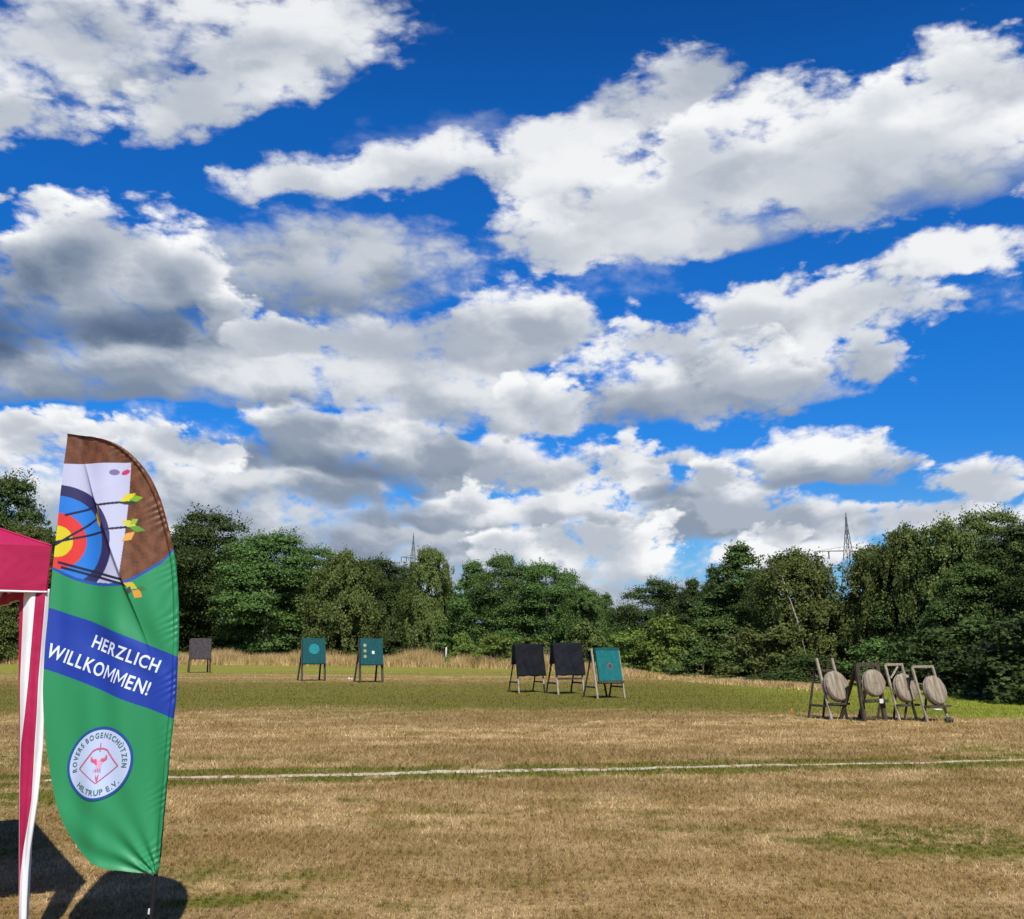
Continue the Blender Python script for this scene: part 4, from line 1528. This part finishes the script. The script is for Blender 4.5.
def print_color(x, y):
    """the dyed print: target picture above, green cloth, blue band"""
    rg = np.random.default_rng(3)
    g = lin(46, 146, 94)
    c = np.empty(x.shape + (3,), float)
    c[:] = g
    yb = np.interp(x, [40, 53, 64, 75, 85, 95, 108, 119, 128, 137, 148, 160, 171, 180], [564, 569.5, 575.5, 580, 583, 585, 586.2, 586, 583.5, 579, 572, 563.5, 552, 541])
    pic = y < yb
    brown = np.array(lin(112, 70, 45))
    bn = .5 + .5 * np.sin(x * .35 + 2.0 * np.sin(y * .12)) * np.sin(y * .22 + np.sin(x * .2))
    bn2 = np.sin(x * .9 + 3 * np.sin(y * .35)) * np.sin(y * .8 + 2 * np.sin(x * .41))
    bcol = brown * (0.70 + .55 * bn + .16 * bn2)[..., None]
    c = np.where(pic[..., None], bcol, c)
    xe = np.interp(y, [463, 500, 577, 600], [132.5, 130, 122.5, 121])
    paper = pic & (y > 463.5) & (x < xe)

    def put(mask, rgb):
        c[mask] = lin(*rgb)
    put(paper, (196, 200, 228))
    r = np.hypot(x - 56, (y - 541) * 1.02)
    for rad, rgb in ((57.5, (52, 50, 98)), (46.5, (44, 128, 222)), (29, (226, 62, 58)), (16, (224, 210, 44))):
        put(paper & (r < rad), rgb)
    put(paper & (np.hypot((x - 116) / 5, (y - 473) / 3) < 1), (128, 112, 160))
    put(paper & (np.hypot((x - 127) / 4.2, (y - 473 + (x - 127) * .3) / 2.6) < 1), (200, 60, 110))
    put(np.abs(y - yb + 1.2) < 1.6, (40, 82, 170))

    def shaft(x0, y0, x1, y1, w=1.15):
        L = math.hypot(x1 - x0, y1 - y0)
        s = ((x - x0) * (y1 - y0) - (y - y0) * (x1 - x0)) / L
        q = ((x - x0) * (x1 - x0) + (y - y0) * (y1 - y0)) / L
        put((np.abs(s) < w) & (q > 0) & (q < L), (34, 38, 66))

    def vane(cx, cy, a, b, ang, rgb):
        ca, sa = math.cos(ang), math.sin(ang)
        u, v = (x - cx) * ca + (y - cy) * sa, -(x - cx) * sa + (y - cy) * ca
        put((np.abs(u) / a + np.abs(v) / b < 1), rgb)
    shaft(64, 515, 101, 505.5)
    shaft(99, 506, 136, 501)
    shaft(54, 545, 100, 517)
    shaft(54, 542, 108, 531)
    shaft(106, 530.5, 140, 526)
    shaft(57, 562, 124, 580, 1.3)
    shaft(60, 567, 138, 588, 1.3)
    for args in ((129, 498, 9, 4, -.5, (222, 214, 52)), (137, 499, 7, 3.4, -.2, (130, 178, 44)), (131, 503.5, 9, 2, -.12, (40, 70, 50)), (99, 515, 3.2, 9, .1, (196, 176, 60)), (100, 522, 2.6, 5, 0, (220, 170, 50)),
                 (130, 524, 8, 3.6, .3, (214, 206, 70)), (138, 529, 8, 3.4, .2, (92, 160, 52)), (130, 537, 8, 4, -.7, (226, 170, 74)), (135, 522, 5, 3, -.6, (150, 190, 60)),
                 (133, 586, 7, 4, .4, (206, 190, 56)), (139, 594, 5.5, 5, .6, (228, 160, 62)), (143, 589, 5, 3, .3, (70, 120, 60)), (131, 591, 3, 5, .3, (60, 70, 80))):
        vane(*args)
    band_t = np.interp(x, [40, 50, 89.5, 125, 176, 185], [605, 607.8, 621, 635, 656.6, 660])
    band_b = np.interp(x, [40, 45.7, 89.5, 173, 185], [667, 668.6, 685.6, 718.8, 723])
    put((y > band_t) & (y < band_b), (34, 66, 168))
    return c


flag = empty('feather_flag', FOOT)
tag(flag, 'green feather flag with a brown top, an archery target picture and a blue welcome band', 'flag')
FL = Matrix.Translation(-flag.location)


def local(p):
    return np.asarray(p) - np.array(flag.location)


nr, ncol = 860, 250
ty = 433.6 + (874.5 - 433.6) * (np.linspace(0, 1, nr) * .86 + .14 * (1 - np.cos(np.linspace(0, np.pi, nr))) / 2)
gl, gr = interp_s(LEFT, ty), interp_s(RIGHT, ty)
tt = np.linspace(0, 1, ncol)
GX = gl[:, None] + (gr - gl)[:, None] * tt[None]
GY = np.repeat(ty[:, None], ncol, 1)
pts = local(flag_points(GX, GY)).reshape(-1, 3)
idx = np.arange(nr * ncol).reshape(nr, ncol)
F = np.stack([idx[:-1, :-1], idx[1:, :-1], idx[1:, 1:], idx[:-1, 1:]], -1).reshape(-1, 4)

cl, t, out = new_mat('printed_flag_cloth')
at_ = t.new('ShaderNodeAttribute', attribute_name='dye')
tcn = t.new('ShaderNodeTexCoord')
wv = t.noise(tcn.outputs['Object'], 260, 2, .5)
p = principled(t, out, at_.outputs['Color'], .46, .45, wv.outputs[0], .08, .002)
trn = t.new('ShaderNodeBsdfTranslucent')
t.l.new(at_.outputs['Color'], trn.inputs[0])
mx = t.new('ShaderNodeMixShader')
mx.inputs[0].default_value = .30
t.l.new(p.outputs[0], mx.inputs[1])
t.l.new(trn.outputs[0], mx.inputs[2])
t.l.new(mx.outputs[0], out.inputs[0])
sail = mesh_obj('sail', pts, F, cl, flag, True)
ca = sail.data.attributes.new('dye', 'FLOAT_COLOR', 'POINT')
rgba = np.ones((nr * ncol, 4), np.float32)
rgba[:, :3] = print_color(GX, GY).reshape(-1, 3)
ca.data.foreach_set('color', rgba.ravel())

POLE = mottled('black_pole', (.008, .008, .009), (.014, .014, .015), 8, .5, .2)
mb = MB()
py_ = np.concatenate([np.linspace(434.5, 470, 24), np.linspace(474, 872, 60)])
pp = flag_points(interp_s(RIGHT, py_) - 2.6, py_)
pp[:, 1] += .024
gp_ = np.array(FOOT)
ext = [pp[-1] + (gp_ - pp[-1]) * f for f in (.1, .4, .75, 1.0)]
line_ = [Vector(local(q)) for q in list(pp) + ext]
line_.append(line_[-1] + (line_[-1] - line_[-2]).normalized() * .15)
mb.tube(line_, [.004 + .0075 * min(1, i / 60) for i in range(len(line_))], 8)
mb.build('pole', POLE, flag, True)
mb = MB()
a = Vector(local(ext[1]))
mb.tube([a + Vector((-.012, -.006, .012)), a + Vector((-.013, -.006, -.014))], .005, 6)
mb.build('tension_hook', WHITE, flag)


def text_bmesh(s, bold=.0, gap=1.0):
    cu = bpy.data.curves.new('lettering', 'FONT')
    cu.body = s
    cu.size = 1.0
    cu.offset = bold
    cu.space_character = gap
    cu.resolution_u = 4
    ob = bpy.data.objects.new('lettering', cu)
    COL.objects.link(ob)
    dg = bpy.context.evaluated_depsgraph_get()
    me = bpy.data.meshes.new_from_object(ob.evaluated_get(dg))
    bpy.data.objects.remove(ob)
    bpy.data.curves.remove(cu)
    bm = bmesh.new()
    bm.from_mesh(me)
    bpy.data.meshes.remove(me)
    return bm


def dice(bm, step):
    """cut the flat letters into small faces so that they follow the folds"""
    xs = [v.co.x for v in bm.verts]
    ys = [v.co.y for v in bm.verts]
    for ax, lo_, hi_ in ((0, min(xs), max(xs)), (1, min(ys), max(ys))):
        k = lo_ + step
        while k < hi_:
            n_ = (1, 0, 0) if ax == 0 else (0, 1, 0)
            c_ = (k, 0, 0) if ax == 0 else (0, k, 0)
            bmesh.ops.bisect_plane(bm, geom=bm.verts[:] + bm.edges[:] + bm.faces[:], dist=1e-6, plane_co=c_, plane_no=n_)
            k += step
    bmesh.ops.triangulate(bm, faces=bm.faces[:])


def on_cloth(name, bms, mat, off):
    """flat pieces in print coordinates (x, y) laid on the cloth as one mesh"""
    V_, F_ = [], []
    for bm in bms:
        b = len(V_)
        bm.verts.index_update()
        V_ += [(v.co.x, v.co.y) for v in bm.verts]
        for f in bm.faces:
            F_.append([b + v.index for v in f.verts])
        bm.free()
    V_ = np.array(V_)
    o = mesh_obj(name, local(flag_points(V_[:, 0], V_[:, 1], off)), F_, mat, sail, True)
    # every face looks at the viewer's side
    bm = bmesh.new()
    bm.from_mesh(o.data)
    for f in bm.faces:
        if f.normal.y > 0:
            f.normal_flip()
    bm.to_mesh(o.data)
    bm.free()
    return o


def dyed(name, rgb, rough=.45):
    m, t, out = new_mat(name)
    c_ = lin(*rgb)
    tcn = t.new('ShaderNodeTexCoord')
    n_ = t.noise(tcn.outputs['Object'], 60, 2, .5)
    principled(t, out, t.mix(n_.outputs[0], tuple(x * .94 for x in c_), c_), rough, .4)
    return m


D_WHITE, D_BLUE, D_PALE = dyed('white_dye', (206, 216, 238)), dyed('border_blue_dye', (24, 70, 140)), dyed('pale_dye', (172, 186, 216))
D_GREEN, D_RED = dyed('letter_green_dye', (60, 104, 100)), dyed('figure_red_dye', (196, 84, 112))
D_PINK = dyed('figure_pink_dye', (206, 150, 180))


def letter_m(bar=.105, wid=.74, ch=.73):
    bm = bmesh.new()
    h, c_ = bar * 1.12, wid / 2
    for q in ([(0, 0), (bar, 0), (bar, ch), (0, ch)], [(wid - bar, 0), (wid, 0), (wid, ch), (wid - bar, ch)],
              [(bar, ch), (bar, ch - h * 1.5), (c_, .12), (c_, .12 + h * 1.5)], [(wid - bar, ch), (c_, .12 + h * 1.5), (c_, .12), (wid - bar, ch - h * 1.5)]):
        bm.faces.new([bm.verts.new((x, y, 0)) for x, y in q])
    return bm


def line_text(s, x0, y0, x1, y1, cap):
    run, me = 0.0, bpy.data.meshes.new('lettering')
    bm = bmesh.new()
    for ch in s:
        g = letter_m() if ch == 'M' else text_bmesh(ch, .018)
        a = min(v.co.x for v in g.verts)
        for v in g.verts:
            v.co.x += run - a
        run = max(v.co.x for v in g.verts) + (.05 if ch in 'RK' else .13)
        g.to_mesh(me)
        g.free()
        bm.from_mesh(me)
    bpy.data.meshes.remove(me)
    xs = [v.co.x for v in bm.verts]
    lo_, hi_ = min(xs), max(xs)
    ch = .745
    dice(bm, .12)
    dx, dy = x1 - x0, y1 - y0
    L = math.hypot(dx, dy)
    ux, uy = dx / L, dy / L
    for v in bm.verts:
        a, b = (v.co.x - lo_) / (hi_ - lo_) * L, v.co.y / ch * cap
        v.co = (x0 + ux * a + uy * b, y0 + uy * a - ux * b, 0)
    return bm


on_cloth('lettering', [line_text('HERZLICH', 89.8, 646.6, 156.5, 672.6, 13.6), line_text('WILLKOMMEN!', 46.6, 655.6, 146.5, 695.4, 14.6)], D_WHITE, -.0025)

# the club badge: e, n run along and across the badge, unit radius
EC = (99.8, 763.2)


def badge(e, n_):
    return (EC[0] + 34.2 * e + 3.0 * n_, EC[1] - 36.6 * n_ - 3.2 * e)


def to_badge(bm):
    for v in bm.verts:
        x, y = badge(v.co.x, v.co.y)
        v.co = (x, y, 0)
    return bm


def ring_bm(r0, r1, nseg=96, nr_=2):
    bm = bmesh.new()
    rows = []
    for i in range(nr_ + 1):
        r = r0 + (r1 - r0) * i / nr_
        rows.append([bm.verts.new((r * math.cos(2 * math.pi * k / nseg), r * math.sin(2 * math.pi * k / nseg), 0)) for k in range(nseg)])
    for i in range(nr_):
        for k in range(nseg):
            bm.faces.new([rows[i][k], rows[i][(k + 1) % nseg], rows[i + 1][(k + 1) % nseg], rows[i + 1][k]])
    return to_badge(bm)


on_cloth('badge_disc', [ring_bm(.004, .97, 96, 14)], D_PALE, -.0025)
on_cloth('badge_border', [ring_bm(.93, 1.0, 96, 2)], D_BLUE, -.0045)


def arc_text(s, r, a0, a1, cap, inside=False):
    bms, k = [], cap / .73
    adv = []
    for ch in s:
        if ch == ' ':
            adv.append(.34)
            continue
        bm = text_bmesh(ch, .018)
        xs = [v.co.x for v in bm.verts]
        adv.append(max(xs) - min(xs) + .17)
        bm.free()
    total, run = sum(adv), 0.0
    for i, ch in enumerate(s):
        run += adv[i]
        if ch == ' ':
            continue
        bm = text_bmesh(ch, .018)
        xs = [v.co.x for v in bm.verts]
        mid_ = (min(xs) + max(xs)) / 2
        dice(bm, .3)
        a = a0 + (a1 - a0) * (run - adv[i] / 2) / total
        for v in bm.verts:
            x, y = (v.co.x - mid_) * min(k * 1.05, abs(a1 - a0) * r / total), v.co.y * k
            if inside:
                rx, ry = r + y, 0
                th = a + x / r
                v.co = ((r - cap + y) * math.cos(a) - 0, 0, 0) if False else Vector((math.cos(a) * (r - y) - math.sin(a) * x * 1.0, math.sin(a) * (r - y) + math.cos(a) * x * 1.0, 0))
            else:
                v.co = Vector((math.cos(a) * (r + y) + math.sin(a) * x, math.sin(a) * (r + y) - math.cos(a) * x, 0))
        bms.append(to_badge(bm))
    return bms


on_cloth('badge_lettering', arc_text('ROVERS BOGENSCHÜTZEN', .70, R(196), R(-14), .15), D_GREEN, -.0045)
on_cloth('badge_lettering', arc_text('HILTRUP E.V.', .86, R(220), R(320), .15, True), D_GREEN, -.0045)


def poly_bm(pts_, step=.1):
    bm = bmesh.new()
    bm.faces.new([bm.verts.new((x, y, 0)) for x, y in pts_])
    dice(bm, step)
    return to_badge(bm)


def ribbon_bm(pts_, w):
    bm = bmesh.new()
    prev = None
    for i, (x, y) in enumerate(pts_):
        a, b = pts_[max(i - 1, 0)], pts_[min(i + 1, len(pts_) - 1)]
        L = math.hypot(b[0] - a[0], b[1] - a[1]) or 1
        nx, ny = -(b[1] - a[1]) / L, (b[0] - a[0]) / L
        ww = w[i] if isinstance(w, list) else w
        cur = (bm.verts.new((x + nx * ww, y + ny * ww, 0)), bm.verts.new((x - nx * ww, y - ny * ww, 0)))
        if prev:
            bm.faces.new([prev[0], prev[1], cur[1], cur[0]])
        prev = cur
    return to_badge(bm)


def dense(pts_, n_=8):
    o_ = []
    for i in range(len(pts_) - 1):
        for k in range(n_):
            f = k / n_
            o_.append((pts_[i][0] + (pts_[i + 1][0] - pts_[i][0]) * f, pts_[i][1] + (pts_[i + 1][1] - pts_[i][1]) * f))
    return o_ + [pts_[-1]]


bow = dense([(-.60, -.10), (-.46, .06), (-.30, .24), (-.20, .36), (-.08, .41), (.10, .41), (.22, .36), (.32, .22), (.44, .06), (.58, -.10)], 3)
string_ = dense([(-.60, -.10), (-.02, -.53), (.58, -.10)], 8)
fig = [ribbon_bm(bow, .017), ribbon_bm(string_, .010), ribbon_bm(dense([(.02, .56), (.01, .33)], 4), .014),
       ribbon_bm(dense([(-.22, .20), (-.21, .12), (-.14, .08), (-.06, .10)], 3), [.018, .024, .03, .034, .038, .04, .042, .042, .04, .04]),
       ribbon_bm(dense([(.22, .22), (.21, .13), (.14, .09), (.06, .10)], 3), [.018, .024, .03, .034, .038, .04, .042, .042, .04, .04]),
       poly_bm([(-.15, .09), (-.09, .07), (-.05, .03), (-.04, -.03), (-.09, -.01)], .08),
       poly_bm([(-.06, -.26), (-.01, -.38), (.04, -.26), (.035, -.40), (.005, -.52), (-.045, -.40)], .1)]
yb_ = text_bmesh('1995', .0)
dice(yb_, .3)
for v in yb_.verts:
    v.co = Vector((-.155 + v.co.x * .125, -.235 + v.co.y * .13, 0))
fig.append(to_badge(yb_))
on_cloth('badge_figure', fig, D_RED, -.0055)
on_cloth('badge_bull', [poly_bm([(-.13, .10), (.13, .11), (.12, .02), (.085, -.05), (.075, -.12), (.0, -.155), (-.07, -.12), (-.075, -.04), (-.12, .02)], .06)], D_PINK, -.0040)


# ================================================================== pavilion (pop-up canopy) at the left border
RED, t, out = new_mat('crimson_canopy_cloth')
tcn = t.new('ShaderNodeTexCoord')
n_ = t.noise(tcn.outputs['Object'], 3, 3, .5)
wv = t.noise(tcn.outputs['Object'], 300, 1, .5)
p = principled(t, out, t.mix(n_.outputs[0], (.36, .012, .066), (.44, .016, .085)), .55, .3, n_.outputs[0], .5, .06)
trn = t.new('ShaderNodeBsdfTranslucent')
trn.inputs[0].default_value = (.42, .012, .07, 1)
mx = t.new('ShaderNodeMixShader')
mx.inputs[0].default_value = .12
t.l.new(p.outputs[0], mx.inputs[1])
t.l.new(trn.outputs[0], mx.inputs[2])
t.l.new(mx.outputs[0], out.inputs[0])
WCL = mottled('white_canopy_cloth', (.66, .67, .70), (.76, .77, .79), 2.5, .6, .25)
ALU = mottled('white_steel_tube', (.62, .62, .63), (.72, .72, .72), 3, .4, .4)

TY = 5.52
ct, cb = at(51.5, 546, TY), at(51.0, 592, TY)
E1, E2 = Vector((-.85, -.527, 0)).normalized(), Vector((-.527, .85, 0)).normalized()
SZ = 3.0
tent = empty('canopy_tent', (cb.x, cb.y, 0))
tag(tent, 'crimson pop-up canopy with white piping and a striped corner curtain beside the feather flag', 'canopy')
O = tent.location


def tl_(p):
    return p - O


cor = [Vector((ct.x, ct.y, 0)) + E1 * a + E2 * b for a, b in ((0, 0), (SZ, 0), (SZ, SZ), (0, SZ))]
zt, zb_ = ct.z, cb.z
apex = (cor[0] + cor[2]) / 2 + Vector((0, 0, zt + .76))
# roof: four sagging panels
vs, fs = [], []
nn_ = 14
for k in range(4):
    a, b = cor[k] + Vector((0, 0, zt)), cor[(k + 1) % 4] + Vector((0, 0, zt))
    base_ = len(vs)
    for i in range(nn_ + 1):
        f = i / nn_
        for j in range(nn_ + 1):
            g_ = j / nn_
            p = a.lerp(b, g_).lerp(apex, f)
            p.z -= .06 * math.sin(math.pi * g_) * math.sin(math.pi * f) + .05 * math.sin(math.pi * f) * (1 - f)
            p.z -= .012 * math.sin(math.pi * g_) * (1 - f)
            vs.append(tl_(p))
    for i in range(nn_):
        for j in range(nn_):
            q = base_ + i * (nn_ + 1) + j
            fs.append([q, q + 1, q + nn_ + 2, q + nn_ + 1])
roof = mesh_obj('roof', vs, fs, RED, tent, True)
# valance with white piping along its lower hem
vs, fs = [], []
pip = MB()
for k in range(4):
    a, b = cor[k], cor[(k + 1) % 4]
    nrm = (b - a).normalized().cross(Vector((0, 0, 1)))
    base_ = len(vs)
    m_ = 48
    low = []
    for i in range(5):
        f = i / 4
        for j in range(m_ + 1):
            g_ = j / m_
            p = a.lerp(b, g_)
            wob = .012 * math.sin(g_ * 23 + k) * f * math.sin(math.pi * g_) + .004 * math.sin(g_ * 61) * f
            p = p + nrm * (wob + .012 * f)
            p.z = zt + (zb_ - zt) * f - .012 * math.sin(math.pi * g_) * (1 - f)
            vs.append(tl_(p))
            if i == 4:
                low.append(tl_(p))
    for i in range(4):
        for j in range(m_):
            q = base_ + i * (m_ + 1) + j
            fs.append([q, q + 1, q + m_ + 2, q + m_ + 1])
    pip.tube(low, .0065, 6)
mesh_obj('valance', vs, fs, RED, tent, True)
pip.build('piping', WCL, tent, True)
# seam tape along the hips
for k in range(4):
    mb = MB()
    a, b = tl_(cor[k] + Vector((0, 0, zt))), tl_(apex)
    seam = []
    for i in range(15):
        f = i / 14
        q = a.lerp(b, f)
        q.z -= .05 * math.sin(math.pi * f) * (1 - f) - .003
        seam.append(q)
    mb.tube(seam, .006, 5)
    mb.build('seam', RED, tent, True)
# legs and the top rails
for k in range(4):
    p = tl_(cor[k]) + (tl_(apex) - tl_(cor[k])).normalized() * .0
    d = ((cor[0] + cor[2]) / 2 - cor[k]).normalized() * .06
    if k == 0:
        foot, topp = at(24, 938, TY + .09) - O, at(39, 596, TY + .09) - O
        foot.z = 0
        topp.z = zt - .03
    else:
        foot, topp = Vector((p.x + d.x, p.y + d.y, 0)), Vector((p.x + d.x, p.y + d.y, zt - .03))
    mb = MB()
    mb.bar(foot + Vector((0, 0, .006)), topp, .032, .032)
    mb.box(foot + Vector((0, 0, .004)), (.10, .10, .008))
    mb.build('leg', ALU, tent)
for k in range(4):
    a, b = tl_(cor[k]), tl_(cor[(k + 1) % 4])
    mid_ = (tl_(cor[0]) + tl_(cor[2])) / 2
    a, b = a + (mid_ - a).normalized() * .07, b + (mid_ - b).normalized() * .07
    mb = MB()
    for j in range(4):
        p, q = a.lerp(b, j / 4), a.lerp(b, (j + 1) / 4)
        mb.bar(p + Vector((0, 0, zt - .07)), q + Vector((0, 0, zb_ + .06)), .022, .014)
        mb.bar(p + Vector((0, 0, zb_ + .06)), q + Vector((0, 0, zt - .07)), .022, .014)
    mb.build('truss', ALU, tent)
# the gathered curtain at the near right corner: white, crimson, white
CURT = [(589, 19.5, 24, 36, 46, 50), (636, 18.8, 22, 32, 42, 47), (680, 18.6, 20, 28.3, 38.3, 44.8), (712, 19, 20, 25, 36.8, 44), (745, 19.2, 19.9, 21, 34.6, 43), (775, 19.1, 19.5, 20, 33, 40.4), (800, 19, 19.3, 19.7, 31.4, 38), (825, 18.9, 19.1, 19.4, 27.6, 34.5), (850, 18.8, 19, 19.3, 23.2, 31), (875, 18.8, 19, 19.2, 20.4, 29.2), (900, 18.8, 19, 19.2, 19.5, 28), (941, 18.8, 19, 19.1, 19.3, 26.5), (962, 18.8, 19, 19.1, 19.3, 25.5)]
vs, fs, ms = [], [], []
rows = np.linspace(589, 960, 94)
cols = []
for y in rows:
    xs = [float(np.interp(y, [c_[0] for c_ in CURT], [c_[i] for c_ in CURT])) for i in range(1, 6)]
    row = []
    for s in range(4):
        for q in range(5 if s < 3 else 6):
            row.append((xs[s] + (xs[s + 1] - xs[s]) * q / 5, s))
    cols.append(row)
nC = len(cols[0])
for y, row in zip(rows, cols):
    x0, x1 = row[0][0], row[-1][0]
    for (x, s) in row:
        f = (x - x0) / max(x1 - x0, 1e-3)
        dep = .03 - .035 * math.sin(math.pi * min(1, f * .9 + .08)) + .006 * math.sin(f * 14 + y * .02) + .004 * math.sin(y * .06)
        p = at(x, y, TY + dep)
        vs.append(tl_(p))
for i in range(len(rows) - 1):
    for j in range(nC - 1):
        k = i * nC + j
        fs.append([k, k + nC, k + nC + 1, k + 1])
        ms.append((1, 0, 1, 0)[cols[i][j][1]])
cur = mesh_obj('curtain', vs, fs, [WCL, RED], tent, True, ms)
sd = cur.modifiers.new('thickness', 'SOLIDIFY')
sd.thickness = .004
